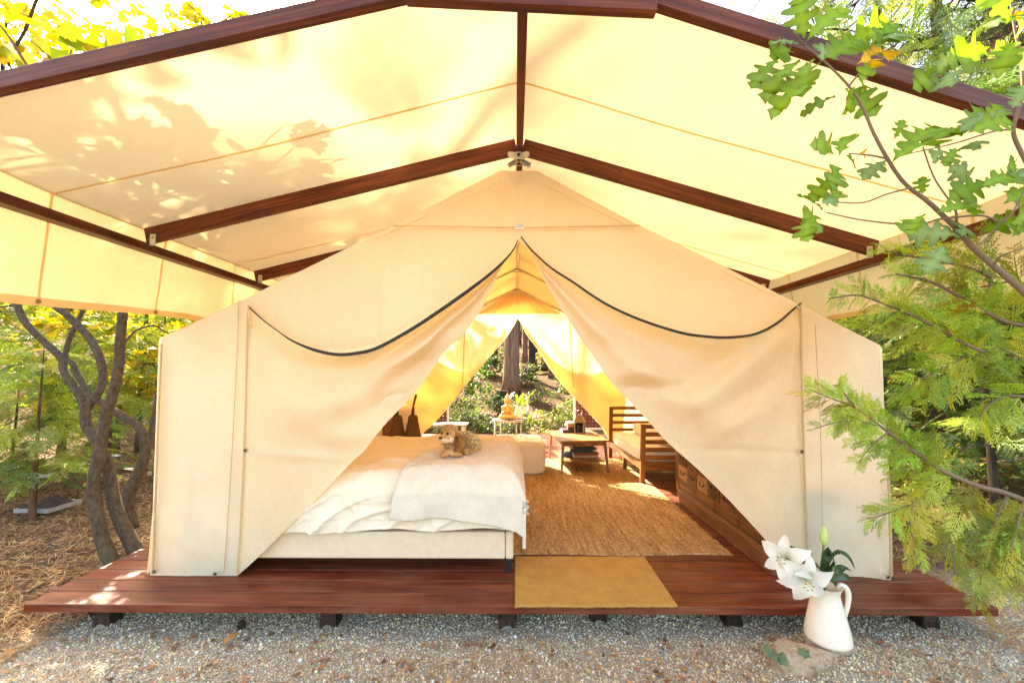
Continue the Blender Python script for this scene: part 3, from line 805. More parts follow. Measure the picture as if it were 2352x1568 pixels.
for x, y in ((BX1 - 0.03, BY0 + 0.03), (BX1 - 0.03, BY1 - 0.03), (BX0 + 0.05, BY0 + 0.03), (BX0 + 0.05, BY1 - 0.03)):
    m = MB(); m.box((x, y, FZ0 / 2 - 0.001), (0.042, 0.042, FZ0 + 0.0)); m.make("leg", LEGB, bed, bevel=0.003)
m = MB(); m.box(((BX0 + BX1) / 2, (BY0 + BY1) / 2, 0.4), (BX1 - BX0 - 0.12, BY1 - BY0 - 0.12, 0.3)); m.make("mattress", LINEN, bed, bevel=0.06)
TOPZ = 0.625
def bed_top(X, Y):
    q = np.stack([X, Y, X * 0], -1)
    z = TOPZ + 0.075 * np.exp(-(((X + 0.62) / 0.2) ** 2 + ((Y - 4.15) / 0.28) ** 2)) + 0.02 * fbm(q * 2.2, 41, 3)
    z = z - 0.03 * np.exp(-(((X + 0.60) / 0.2) ** 2 + ((Y - 3.2) / 0.16) ** 2))
    rid = 1 - np.abs(vnoise(np.stack([X * 3.5 + Y * 2.5, Y * 9 - X * 3, X * 0], -1), 44))
    rid2 = 1 - np.abs(vnoise(np.stack([X * 7 - Y * 6, Y * 15 + X * 5, X * 0 + 3], -1), 45))
    return z + 0.009 * rid ** 4 + 0.006 * rid2 ** 4
def drape(a, b, x1, y0, off, zmin):
    """a: cloth coordinate along X (may run past the right edge x1), b: along Y (may run past the front edge y0)"""
    r = 0.11
    ex, ey = np.maximum(0, a - (x1 - r)), np.maximum(0, (y0 + r) - b)
    def turn(e):
        q = r * math.pi / 2
        th = np.clip(e / r, 0, math.pi / 2)
        return r * np.sin(th), r * (1 - np.cos(th)) + np.maximum(0, e - q)
    hx, dx = turn(ex); hy, dy = turn(ey)
    X = np.minimum(a, x1 - r) + hx; Y = np.maximum(b, y0 + r) - hy
    d = np.maximum(dx, dy) + 0.25 * np.minimum(dx, dy)
    z = bed_top(np.clip(X, BX0, x1), np.clip(Y, y0, BY1)) - d
    fr = sstep(0.02, 0.12, dy); fs = sstep(0.02, 0.12, dx)
    return X + off * np.clip(dx / r, 0, 1), Y - off * np.clip(dy / r, 0, 1), z + off * (1 - np.clip(d / r, 0, 1) * 0.9), fr, fs
def duvet_fn(u, v):
    a = BX0 + (BX1 + 0.30 - BX0) * u; b = (BY0 - 0.34 + 0.03) + (BY1 - BY0 + 0.31) * v
    X, Y, z, fr, fs = drape(a, b, BX1 + 0.02, BY0 - 0.012, 0.02, 0.28)
    # slanting pulled folds on the front drop
    s = (X * 0.9 + (z - 0.5) * -1.7)
    fold = (1 - np.abs(np.sin(s * 11 + 1.5 * vnoise(np.stack([X * 3, z * 6, X * 0], -1), 8)))) ** 2.2
    crk = (1 - np.abs(vnoise(np.stack([X * 13 + z * 8, z * 26 - X * 7, X * 0], -1), 12))) ** 3
    low = sstep(0.62, 0.42, z)
    Y = Y - fr * (0.02 * fold * low + 0.009 * crk + 0.02 * low * fbm(np.stack([X * 4, z * 3, X * 0], -1), 6, 2) + 0.012)
    X = X + fs * (0.02 * np.sin(Y * 14) * low + 0.012)
    hem = 0.275 + 0.022 * np.sin(X * 2.2 + 2.2) - 0.012 * np.sin(X * 9)
    z = np.maximum(z, hem + 0.0015 * (z - hem))
    Y = np.maximum(Y, 2.60 + 0.195 * sstep(-1.35, -1.6, X))
    return np.stack([X, Y, z], 1)
o = grid_obj("duvet", duvet_fn, 300, 210, LINEN)
tag(o, "crumpled cream linen duvet hanging over the bed's front rail", "duvet")
def throw_fn(u, v):
    a = -0.78 + 0.92 * u
    b = 2.50 + 1.25 * v + 0.06 * (1 - u)
    a = a + (1 - u) * (0.16 * v ** 1.2 - 0.02) * 1.0 + 0.015 * np.sin(v * 9)
    b = b + (-0.07 * u ** 6 * (1 - v))
    X, Y, z, fr, fs = drape(a, b, BX1 + 0.035, BY0 - 0.04, 0.045, 0.3)
    q = np.stack([a * 3, b * 3, a * 0], -1)
    Y = Y - fr * (0.012 * fbm(q, 14, 3) + 0.015 + 0.015 * np.sin(X * 16) * sstep(0.5, 0.36, z))
    edge = sstep(0.0, 0.03, u) * sstep(1, 0.97, u)
    z = z + 0.012 * edge + 0.004 * fbm(q * 14, 15, 2)
    return np.stack([X, Y, z], 1)
o = grid_obj("throw_blanket", throw_fn, 120, 150, SHERPA)
so = o.modifiers.new("thick", 'SOLIDIFY'); so.thickness = 0.022; so.offset = -1
tag(o, "fluffy white throw blanket over the bed's front corner under the dog", "blanket")

# ------------------------------------------------------------------ shapes grown from soft lumps (dog, statue)
ICO = None
def blob(name, lumps, mat, parent=None, voxel=0.006, smooth=6, strands=()):
    """lumps: (centre, (rx, ry, rz), rot_z, rot_y); joined to one continuous surface"""
    V, F, n = [], [], 0
    k = 14
    th, ph = np.meshgrid(np.linspace(0, math.pi, k), np.linspace(0, 2 * math.pi, 2 * k, endpoint=False), indexing='ij')
    sv = np.stack([np.sin(th) * np.cos(ph), np.sin(th) * np.sin(ph), np.cos(th)], -1).reshape(-1, 3)
    idx = np.arange(k * 2 * k).reshape(k, 2 * k)
    sf = np.stack([idx[:-1], np.roll(idx, -1, 1)[:-1], np.roll(idx, -1, 1)[1:], idx[1:]], -1).reshape(-1, 4)
    for L in lumps:
        c, r = L[0], L[1]; az = L[2] if len(L) > 2 else 0; ay = L[3] if len(L) > 3 else 0
        M = np.array((Matrix.Rotation(az, 3, 'Z') @ Matrix.Rotation(ay, 3, 'Y')))
        V.append((sv * np.array(r)) @ M.T + np.array(c)); F.append(sf + n); n += len(sv)
    me_o = mesh_obj(name, np.concatenate(V), np.concatenate(F), mat, parent, smooth=True)
    rm = me_o.modifiers.new("merge", 'REMESH'); rm.mode = 'VOXEL'; rm.voxel_size = voxel; rm.use_smooth_shade = True
    if smooth:
        s = me_o.modifiers.new("soft", 'SMOOTH'); s.iterations = smooth; s.factor = 0.5
    return me_o

# dog lying on the throw, looking left; local axes: -X is where it looks
dogp = G(1045, 1058, 0.63)
DB = np.array([dogp[0], dogp[1] + 0.07, TOPZ + 0.035])
fur = N("golden_fur"); co = fur.coord()
ff = fur.noise(co, 70, 4, 0.7, (1, 1, 0.5)); fg = fur.noise(co, 9, 3)
fc = fur.ramp(ff, [(0.3, (0.34, 0.16, 0.055)), (0.5, (0.62, 0.36, 0.15)), (0.72, (0.82, 0.58, 0.32))])
fur.set(fur.mix(fc, fur.ramp(fg, [(0.35, (0.8, 0.72, 0.6)), (0.65, (1.1, 1.1, 1.1))]), 1.0, 'MULTIPLY'), 0.85, fur.bump(ff, 1.0, 0.012), 0.2)
EARF = m_soft("chestnut_ear_fur", (0.5, 0.23, 0.075), 90, 1.0, 0.012, 0.5)
PALEF = m_soft("pale_muzzle_fur", (0.85, 0.68, 0.46), 110, 0.8, 0.008, 0.3)
dog = blob("dog", [(DB + c, r, *q) for c, r, *q in [
    ((0.05, 0.05, 0.075), (0.115, 0.085, 0.085), 0.5, 0.1), ((0.11, 0.08, 0.065), (0.075, 0.075, 0.07), 0, 0),
    ((-0.025, 0.01, 0.095), (0.07, 0.065, 0.085), 0, 0), ((-0.05, -0.015, 0.13), (0.055, 0.055, 0.06), 0, 0.2),
    ((-0.0521, -0.0368, 0.1650), (0.066, 0.062, 0.06), 0, 0), ((-0.0508, -0.0327, 0.2050), (0.05, 0.05, 0.032), 0, 0),
    ((-0.0777, -0.0844, 0.1450), (0.045, 0.034, 0.029), 0.5, 0.1), ((-0.0884, -0.1025, 0.1410), (0.028, 0.026, 0.022), 0.5, 0),
    ((-0.05, -0.055, 0.03), (0.055, 0.026, 0.026), 0.3, 0), ((-0.09, -0.075, 0.016), (0.03, 0.022, 0.017), 0, 0),
    ((0.0, -0.065, 0.018), (0.07, 0.024, 0.02), -0.35, 0), ((-0.075, 0.02, 0.02), (0.045, 0.024, 0.02), 0, 0),
    ((0.1, -0.01, 0.035), (0.06, 0.035, 0.04), 0.6, 0), ((0.15, 0.1, 0.03), (0.04, 0.03, 0.025), 0, 0)]], fur.m, None, 0.006, 4)
tag(dog, "small golden long-eared dog lying on the white throw blanket", "dog")
ORG[dog.name] = np.zeros(3)
def dogpart(nm, lumps, mat, **k): return blob(nm, [(DB + np.array(c), r, *q) for c, r, *q in lumps], mat, dog, **k)
dogpart("ear", [((0.0063, -0.0635, 0.1600), (0.022, 0.014, 0.03), 0.2, 0.1), ((0.0251, -0.0648, 0.1150), (0.034, 0.018, 0.055), 0.2, 0.1), ((0.0323, -0.0655, 0.0650), (0.032, 0.017, 0.04), 0, 0)], EARF, voxel=0.005, smooth=3)
dogpart("ear", [((-0.0870, 0.0183, 0.1550), (0.022, 0.012, 0.035)), ((-0.0893, 0.0227, 0.1150), (0.024, 0.013, 0.04))], EARF, voxel=0.005, smooth=3)
dogpart("muzzle", [((-0.0821, -0.1060, 0.1370), (0.034, 0.022, 0.019), 0.5), ((-0.0681, -0.0917, 0.1220), (0.036, 0.026, 0.018), 0.5), ((-0.0344, -0.0806, 0.1300), (0.03, 0.018, 0.026))], PALEF, voxel=0.005, smooth=3)
dogpart("nose", [((-0.1025, -0.1315, 0.1510), (0.013, 0.013, 0.011))], LEGB, voxel=0.003, smooth=2)
dogpart("eye", [((-0.0546, -0.0959, 0.1790), (0.0115, 0.0115, 0.0115))], LEGB, voxel=0.003, smooth=1)
dogpart("eye", [((-0.1007, -0.0796, 0.1790), (0.01, 0.01, 0.01))], LEGB, voxel=0.003, smooth=1)
# loose hair on body and ears
def hair(c, r, n, L, cols, drop):
    d = rng.normal(size=(n, 3)); d /= np.linalg.norm(d, axis=1)[:, None]; d[:, 2] = np.abs(d[:, 2]) * np.where(rng.random(n) < 0.75, 1, -1)
    p = DB + np.array(c) + d * np.array(r)
    t = d * 0.5 + np.array([0.25, -0.1, -drop]) + rng.normal(0, 0.25, (n, 3)); t /= np.linalg.norm(t, axis=1)[:, None]
    s = np.cross(t, d + 0.01); s /= np.linalg.norm(s, axis=1)[:, None] + 1e-9
    l = L * rng.uniform(0.6, 1.3, (n, 1))
    V = np.stack([p - s * 0.0016, p + s * 0.0016, p + t * l * 0.6 + d * l * 0.2, p + t * l + np.array([0, 0, -0.3]) * l], 1).reshape(-1, 3)
    F = (np.array([[0, 1, 2], [1, 3, 2]])[None] + (np.arange(n) * 4)[:, None, None]).reshape(-1, 3)
    C = np.repeat(np.array(cols) * rng.lognormal(0, 0.35, (n, 1)), 4, 0)
    return V, F, np.clip(C, 0, 0.9)
V, F, C = join([hair((0.05, 0.05, 0.075), (0.115, 0.088, 0.085), 2200, 0.03, (0.72, 0.46, 0.2), 0.3), hair((-0.025, 0.01, 0.095), (0.07, 0.067, 0.085), 1300, 0.028, (0.8, 0.58, 0.32), 0.6),
                hair((0.0251, -0.0648, 0.1200), (0.032, 0.02, 0.06), 700, 0.022, (0.52, 0.25, 0.085), 1.2), hair((-0.0491, -0.0318, 0.2000), (0.055, 0.052, 0.04), 500, 0.014, (0.72, 0.44, 0.19), 0.2)])
o = mesh_obj("hair", V, F, TINT, dog, col=C); o["kind"] = "stuff"

# ------------------------------------------------------------------ pouf
pf = thing("pouf", "square cream leather pouf standing behind the bed's corner", "pouf", (0.06, 5.72, 0.012))
def pouf_fn(u, v):
    a = u * 2 * math.pi; t = v
    # superellipse body: bottom centre to top centre
    rr = np.interp(t, [0, 0.12, 0.18, 0.5, 0.8, 0.88, 1.0], [0.0, 0.93, 0.985, 1.03, 0.985, 0.9, 0.0])
    zz = np.interp(t, [0, 0.12, 0.18, 0.5, 0.8, 0.88, 1.0], [0.0, 0.0, 0.02, 0.18, 0.35, 0.4, 0.46])
    e = 5.0
    k = (np.abs(np.cos(a)) ** e + np.abs(np.sin(a)) ** e) ** (-1 / e)
    X = 0.36 * rr * k * np.cos(a); Y = 0.34 * rr * k * np.sin(a)
    zz = zz + 0.012 * fbm(np.stack([X * 5, Y * 5, zz * 5], -1), 61, 2) * sstep(0.05, 0.2, t)
    zz = zz - 0.01 * np.exp(-(X / 0.012) ** 2) * sstep(0.82, 0.9, t)
    return np.stack([X + 0.035, Y + 5.72, zz + 0.012], 1)
grid_obj("body", pouf_fn, 97, 60, POUF, pf)
def pouf_line(us, vs): return pouf_fn(np.array(us), np.array(vs))
m = MB(); a = np.linspace(0, 1, 97); m.tube(pouf_fn(a, np.full(97, 0.8)), 0.004, 5)
for uu in (0.125, 0.375, 0.625, 0.875): m.tube(pouf_fn(np.full(20, uu), np.linspace(0.15, 0.8, 20)), 0.004, 5)
m.make("piping", POUF, pf, smooth=True)

# ------------------------------------------------------------------ rug and doormat
RX0, RX1, RY0, RY1 = -0.22, 1.575, 3.09, 6.42
jr = N("jute"); co = jr.coord(); a1 = jr.noise(co, 1.0, 4, 0.7, (62, 45, 62)); a2 = jr.noise(co, 1.0, 4, 0.65, (34, 2.4, 4)); a3 = jr.noise(co, 420, 2)
c = jr.ramp(a1, [(0.3, (0.2, 0.115, 0.05)), (0.5, (0.46, 0.3, 0.15)), (0.72, (0.68, 0.5, 0.29))])
c = jr.mix(c, jr.ramp(a2, [(0.3, (0.55, 0.5, 0.45)), (0.7, (1.2, 1.18, 1.12))]), 1.0, 'MULTIPLY')
jr.set(c, 0.95, jr.bump(a3, 0.6, 0.004), 0.1)
def rug_fn(u, v):
    X = RX0 + (RX1 - RX0) * u; Y = RY0 + (RY1 - RY0) * v
    X = X + 0.02 * np.sin(Y * 1.6) * (u - 0.3); Y = Y + 0.012 * np.sin(X * 6)
    q = np.stack([X * 60, Y * 38, X * 0], -1)
    row = np.abs(np.sin(X * math.pi / 0.021))
    kn = np.abs(np.sin((Y + 0.011 * np.floor(X / 0.021)) * math.pi / 0.026 + 1.2 * vnoise(np.stack([X * 9, Y * 5, X * 0], -1), 5)))
    z = 0.006 + 0.006 * np.sqrt(row) * (0.55 + 0.45 * kn) + 0.0035 * vnoise(q, 71)
    e = np.minimum(np.minimum(u, 1 - u) * 150, np.minimum(v, 1 - v) * 260)
    return np.stack([X, Y, np.where(e < 0.5, 0.001, z)], 1)
o = grid_obj("rug", rug_fn, 420, 520, jr.m, smooth=True)
tag(o, "large woven brown jute rug on the tent floor", "rug")
cr = N("coir"); co = cr.coord(); a1 = cr.noise(co, 330, 3, 0.7); a2 = cr.noise(co, 9, 3)
c = cr.ramp(a1, [(0.3, (0.3, 0.15, 0.035)), (0.5, (0.54, 0.3, 0.085)), (0.7, (0.7, 0.44, 0.17))])
cr.set(cr.mix(c, cr.ramp(a2, [(0.3, (0.88, 0.85, 0.8)), (0.7, (1.05, 1.05, 1.0))]), 1.0, 'MULTIPLY'), 0.95, cr.bump(a1, 0.9, 0.006), 0.1)
mat_pts = [G(1183, 1389, 0.016), G(1556, 1389, 0.016), G(1480, 1277, 0.016), G(1183, 1277, 0.016)]
def mat_fn(u, v):
    A = mat_pts[0] + (mat_pts[1] - mat_pts[0]) * u[:, None]; B = mat_pts[3] + (mat_pts[2] - mat_pts[3]) * u[:, None]
    q = A + (B - A) * v[:, None]
    q[:, 2] = 0.016 + 0.0025 * vnoise(q * 160, 3) + 0.002 * vnoise(q * 30, 4)
    return q
o = grid_obj("doormat", mat_fn, 190, 120, cr.m, smooth=True)
so = o.modifiers.new("thick", 'SOLIDIFY'); so.thickness = 0.014; so.offset = -1
tag(o, "plain golden coir doormat at the front edge of the deck", "doormat")

# ------------------------------------------------------------------ coffee table and what stands on it
def pt(*a): return np.array(a, float)
tl = {'fl': G(1290, 1088, 0.012), 'fr': G(1397, 1085, 0.012), 'bl': G(1262, 1052, 0.012)}
tl['br'] = tl['bl'] + tl['fr'] - tl['fl']
TT = zat(1345, 1012, 5.45)
tab = thing("coffee_table", "low oak coffee table with splayed legs and a lower shelf", "coffee table", ((tl['fl'] + tl['br']) / 2).tolist())
cen = (tl['fl'] + tl['br']) / 2
ax = tl['fr'] - tl['fl']; ay = tl['bl'] - tl['fl']
def tpos(a, b, z): q = tl['fl'] + ax * a + ay * b; return np.array([q[0], q[1], z])
def slab(name, a0, a1, b0, b1, z0, z1, mat, par, bev=0.004):
    V = np.array([tpos(a, b, z) for a in (a0, a1) for b in (b0, b1) for z in (z0, z1)])
    F = [(0, 1, 3, 2), (4, 6, 7, 5), (0, 4, 5, 1), (2, 3, 7, 6), (0, 2, 6, 4), (1, 5, 7, 3)]
    U = [[((V[i] @ ay) / np.linalg.norm(ay), (V[i] @ ax) / np.linalg.norm(ax) + V[i][2]) for i in f] for f in F]
    return mesh_obj(name, V, F, mat, par, uv=U, bevel=bev)
for bq in range(4):
    slab("top_board", -0.04 + 0.27 * bq, -0.04 + 0.27 * bq + 0.267, -0.01, 1.02, TT - 0.022, TT, TEAK, tab, 0.002)
slab("apron", 0.04, 0.96, 0.03, 0.06, TT - 0.075, TT - 0.023, TEAK, tab)
slab("apron", 0.04, 0.08, 0.06, 0.95, TT - 0.075, TT - 0.023, TEAK, tab)
slab("apron", 0.92, 0.96, 0.06, 0.95, TT - 0.075, TT - 0.023, TEAK, tab)
slab("shelf", 0.06, 0.94, 0.05, 0.93, 0.135, 0.15, TEAK, tab)
for a, b in ((0, 0), (1, 0), (0, 1), (1, 1)):
    foot = tpos(a, b, 0.012); top = tpos(0.05 + 0.9 * a, 0.04 + 0.92 * b, TT - 0.023)
    V, F, U = bar_data(foot, top, 0.04, 0.04, (0, 1, 0)); V[:4] = foot + (V[:4] - foot) * 0.6
    V[:4, 2] = 0.012; mesh_obj("leg", V, F, TEAK, tab, uv=U, bevel=0.003)
def book(loc, size, rz, cover, label, pages=(0.8, 0.75, 0.64)):
    t = thing("book", label, "book", loc)
    M = np.array(Matrix.Rotation(rz, 3, 'Z')); L, W, H = size; loc = np.array(loc)
    cm = m_plain("book_cover", cover, 0.45, 0, 0.1, 20, 0.05)
    MB().box(loc + [0, 0, 0.0015], (L, W, 0.003), M).make("cover", cm, t)
    MB().box(loc + [0, 0, H - 0.0015], (L, W, 0.003), M).make("cover", cm, t)
    MB().box(loc + M @ np.array([0, W / 2 - 0.0015, H / 2]), (L, 0.003, H - 0.0061), M).make("spine", cm, t)
    MB().box(loc + M @ np.array([0, -0.004, H / 2]), (L - 0.01, W - 0.014, H - 0.0061), M).make("pages", PAGES, t)
    return t
PAGES = m_plain("paper_edges", (0.78, 0.72, 0.6), 0.9, 0, 0.1, 200)
zz = TT + 0.001
bq = tpos(0.56, 0.82, 0)
for (h, L, W, c, rz, dx, lb) in ((0.042, 0.32, 0.25, (0.05, 0.02, 0.016), 3.2, -0.03, "large dark brown book, bottom of the stack behind the lantern"),
                                 (0.04, 0.25, 0.2, (0.045, 0.022, 0.018), 3.1, 0.03, "smaller dark brown book second from the bottom behind the lantern"),
                                 (0.034, 0.27, 0.2, (0.5, 0.24, 0.06), 3.25, 0.015, "thick tan book near the top of the stack behind the lantern"),
                                 (0.026, 0.26, 0.19, (0.72, 0.66, 0.56), 3.15, 0.02, "pale book topmost in the stack behind the lantern")):
    book((bq[0] + dx, bq[1], zz), (L, W, h), rz, c, lb); zz += h + 0.0008
zz = 0.151; bq = tpos(0.58, 0.42, 0)
for (h, L, W, c, rz, dx, lb) in ((0.03, 0.33, 0.26, (0.55, 0.42, 0.28), 3.3, 0.03, "cream edged book at the bottom of the stack on the table shelf"),
                                 (0.022, 0.34, 0.26, (0.42, 0.06, 0.04), 3.28, 0.035, "red book second from the bottom on the table shelf"),
                                 (0.02, 0.34, 0.27, (0.1, 0.09, 0.06), 3.2, 0.04, "olive brown book in the middle of the stack on the table shelf"),
                                 (0.028, 0.3, 0.24, (0.02, 0.05, 0.035), 3.05, 0.0, "dark green book in the stack on the table shelf"),
                                 (0.022, 0.33, 0.25, (0.025, 0.03, 0.07), 3.3, 0.02, "navy book near the top of the stack on the table shelf"),
                                 (0.028, 0.3, 0.24, (0.03, 0.045, 0.025), 3.15, 0.01, "dark mossy book topmost on the table shelf")):
    book((bq[0] + dx, bq[1], zz), (L, W, h), rz, c, lb); zz += h + 0.0008
book((tpos(0.26, 0.45, 0)[0], tpos(0.26, 0.45, 0)[1], 0.151), (0.16, 0.12, 0.05), 3.5, (0.12, 0.2, 0.34), "small blue and white book lying left of the stack on the table shelf")
# lantern
lp = G(1332, 994, TT)
lan = thing("lantern", "square metal lantern with glass sides and a cream candle on the oak table", "lantern", (lp[0], lp[1], TT + 0.001))
LM = np.array(Matrix.Rotation(R(-18), 3, 'Z'))
def lb(c, s, nm, mat, b=0.0): return MB().box(np.array([lp[0], lp[1], TT + 0.001]) + LM @ np.array(c, float), s, LM).make(nm, mat, lan, bevel=b)
PEW = m_plain("tarnished_pewter", (0.3, 0.27, 0.21), 0.4, 0.8)
lb((0, 0, 0.007), (0.145, 0.145, 0.014), "base", PEW)
for a in (-1, 1):
    for b in (-1, 1): lb((a * 0.063, b * 0.063, 0.09), (0.014, 0.014, 0.152), "post", PEW)
    lb((a * 0.0, a * 0.063, 0.161), (0.112, 0.014, 0.012), "rim", PEW); lb((a * 0.063, 0, 0.161), (0.014, 0.112, 0.012), "rim", PEW)
V = [(-0.078, -0.078, 0.167), (0.078, -0.078, 0.167), (0.078, 0.078, 0.167), (-0.078, 0.078, 0.167), (-0.03, -0.03, 0.245), (0.03, -0.03, 0.245), (0.03, 0.03, 0.245), (-0.03, 0.03, 0.245), (-0.026, -0.026, 0.262), (0.026, -0.026, 0.262), (0.026, 0.026, 0.262), (-0.026, 0.026, 0.262)]
V = np.array(V) @ LM.T + [lp[0], lp[1], TT + 0.001]
mesh_obj("roof", V, [(3, 2, 1, 0), (0, 1, 5, 4), (1, 2, 6, 5), (2, 3, 7, 6), (3, 0, 4, 7), (4, 5, 9, 8), (5, 6, 10, 9), (6, 7, 11, 10), (7, 4, 8, 11), (8, 9, 10, 11)], PEW, lan)
a = np.linspace(0, 2 * math.pi, 20); MB().tube(np.stack([lp[0] + 0.038 * np.cos(a), lp[1] + 0 * a, TT + 0.30 + 0.035 * np.sin(a)], 1), 0.004, 6).make("ring", PEW, lan, smooth=True)
gl = N("clear_glass"); gl.set((0.95, 0.97, 0.95), 0.02, Transmission_Weight=1.0, IOR=1.1)
for s in (-1, 1):
    lb((0, s * 0.063, 0.085), (0.11, 0.002, 0.138), "glass_pane", gl.m); lb((s * 0.063, 0, 0.085), (0.002, 0.11, 0.138), "glass_pane", gl.m)
MB().lathe([(0.001, 0), (0.04, 0.0), (0.042, 0.004), (0.042, 0.1), (0.036, 0.106), (0.004, 0.104)], (lp[0], lp[1], TT + 0.016), 20).make("candle", m_plain("cream_wax", (0.82, 0.74, 0.58), 0.5, 0, 0.05), lan, smooth=True)

# ------------------------------------------------------------------ daybed
n0 = G(1475, 1110, 0.0); n0[2] = 0
day = thing("daybed", "brown teak daybed with slatted ends and a white cushion", "daybed", (1.83, 5.8, 0))
dy = np.array([-0.02, 1.0, 0]); dx = np.array([1.0, 0.02, 0])
def dp(a, b, z): q = n0 + dx * a + dy * b; return np.array([q[0], q[1], z])
DL, DW = 1.52, 0.74
for b, hgt in ((0.0, 0.69), (DL, 0.77)):
    for a in (0.0, DW):
        MB().bar(dp(a, b, 0.0), dp(a + (0.03 if a == 0 else 0), b, hgt), 0.055, 0.045, (0, 1, 0)).make("leg", DARKTEAK, day, bevel=0.005)
    zs = np.linspace(0.3, hgt - 0.03, 5) if b == 0 else np.linspace(0.42, hgt - 0.02, 4)
    for z in zs:
        MB().bar(dp(0.045, b, z), dp(DW - 0.02, b, z), 0.022, 0.05).make("slat", DARKTEAK, day, bevel=0.004)
    MB().bar(dp(0.03, b, 0.2), dp(DW - 0.03, b, 0.2), 0.03, 0.09).make("end_rail", DARKTEAK, day, bevel=0.004)
for a in (0.0, DW):
    MB().bar(dp(a, 0.025, 0.2), dp(a, DL - 0.025, 0.2), 0.028, 0.08).make("side_rail", DARKTEAK, day, bevel=0.004)
MB().bar(dp(0.0, 0.72, 0.0), dp(0.0, 0.72, 0.158), 0.05, 0.045, (0, 1, 0)).make("leg", DARKTEAK, day, bevel=0.005)
for b in np.linspace(0.1, DL - 0.1, 9):
    MB().bar(dp(0.02, b, 0.225), dp(DW - 0.02, b, 0.225), 0.07, 0.015).make("seat_slat", DARKTEAK, day)
def cush(u, v, z0, z1, a0, a1, b0, b1):
    e = 6.0; a = u * 2 * math.pi
    rr = np.interp(v, [0, 0.15, 0.25, 0.75, 0.85, 1], [0, 0.97, 1, 1, 0.96, 0]); h = np.interp(v, [0, 0.15, 0.25, 0.75, 0.85, 1], [0, 0, 0.12, 0.85, 0.97, 1.06])
    k = (np.abs(np.cos(a)) ** e + np.abs(np.sin(a)) ** e) ** (-1 / e)
    A = (a0 + a1) / 2 + (a1 - a0) / 2 * rr * k * np.cos(a); B = (b0 + b1) / 2 + (b1 - b0) / 2 * rr * k * np.sin(a)
    q = n0[None] + dx * A[:, None] + dy * B[:, None]; q[:, 2] = z0 + (z1 - z0) * h + 0.01 * fbm(q * 4, 81, 2) * (v > 0.5)
    return q
grid_obj("seat_cushion", lambda u, v: cush(u, v, 0.235, 0.40, 0.0, DW - 0.02, 0.04, DL - 0.04), 97, 30, CUSH, day)
grid_obj("back_cushion", lambda u, v: cush(u, v, 0.41, 0.54, 0.3, DW + 0.02, 0.1, DL - 0.06), 97, 30, CUSH, day)

# ------------------------------------------------------------------ drawer cabinet
cab = thing("drawer_cabinet", "low old pine cabinet of many small drawers along the right wall", "cabinet", (1.85, 3.53, 0))
CX0, CX1, CY0, CY1, CH = 1.655, 2.05, 2.80, 4.34, 0.53
MB().box(((CX0 + CX1) / 2 + 0.01, (CY0 + CY1) / 2, (0.155 + CH) / 2), (CX1 - CX0 - 0.03, CY1 - CY0 - 0.01, CH - 0.155)).make("carcass", CAB, cab)
MB().box(((CX0 + CX1) / 2, (CY0 + CY1) / 2, CH + 0.011), (CX1 - CX0 + 0.03, CY1 - CY0 + 0.04, 0.022)).make("top", CAB, cab, bevel=0.004)
m = MB()
for k in range(3): m.box(((CX0 + CX1) / 2 - 0.006 + k * 0.004, (CY0 + CY1) / 2, 0.02 + k * 0.045 + 0.0225), (CX1 - CX0 + 0.02 - 0.01 * k, CY1 - CY0 + 0.03 - 0.01 * k, 0.0449))
MB().box(((CX0 + CX1) / 2 - 0.004, (CY0 + CY1) / 2, 0.07), (CX1 - CX0 + 0.016, CY1 - CY0 + 0.03, 0.14)).make("plinth", CAB, cab, bevel=0.012)
MB().box((CX0 + 0.002, (CY0 + CY1) / 2, 0.148), (0.03, CY1 - CY0, 0.014)).make("plinth_moulding", CAB, cab, bevel=0.004)
ncol = 7; cw = (CY1 - CY0 - 0.05) / ncol
rows = [(0.245, 0.375), (0.40, 0.515)]
for r, (z0, z1) in enumerate(rows):
    MB().box((CX0 + 0.004, (CY0 + CY1) / 2, z0 - 0.012), (0.012, CY1 - CY0 - 0.01, 0.02)).make("rail", CAB, cab)
    for k in range(ncol):
        yc = CY0 + 0.025 + cw * (k + 0.5)
        split = (r == 0 and k == ncol - 4)
        for z_a, z_b in ([(z0, (z0 + z1) / 2 - 0.003), ((z0 + z1) / 2 + 0.003, z1)] if split else [(z0, z1)]):
            lt = (r == 0 and k in (ncol - 1, ncol - 3))  # far-end drawers in the sun take the lighter colour
            d = MB().box((CX0 + 0.002, yc, (z_a + z_b) / 2), (0.018, cw - 0.016, z_b - z_a)).make("drawer", CAB_SUN if lt else CAB, cab, bevel=0.003)
            zc = z_a + (z_b - z_a) * 0.55; hw = cw * 0.19
            m = MB(); m.tube([(CX0 - 0.005, yc - hw, zc), (CX0 - 0.016, yc - hw * 0.7, zc - 0.012), (CX0 - 0.02, yc, zc - 0.018), (CX0 - 0.016, yc + hw * 0.7, zc - 0.012), (CX0 - 0.005, yc + hw, zc)], 0.0055, 6)
            for s in (-1, 1): m.box((CX0 - 0.008, yc + s * hw, zc + 0.002), (0.006, 0.018, 0.022))
            m.make("handle", IRON, d)
for k in range(4):
    cw4 = (CY1 - CY0 - 0.05) / 4; yc = CY0 + 0.025 + cw4 * (k + 0.5)
    MB().box((CX0 + 0.003, yc, 0.195), (0.014, cw4 - 0.01, 0.072)).make("panel", CAB, cab, bevel=0.003)
MB().box((CX0 + 0.02, CY1 + 0.028, 0.33), (0.05, 0.05, 0.44)).make("end_post", CAB_SUN, cab, bevel=0.012)  # sunlit look of the post painted by the lighter pine
m = MB()
for z in np.arange(0.2, 0.42, 0.012): m.box((CX0 - 0.007, CY1 + 0.028, z), (0.005, 0.036, 0.006))
m.make("cane_rungs", WICKER, cab)

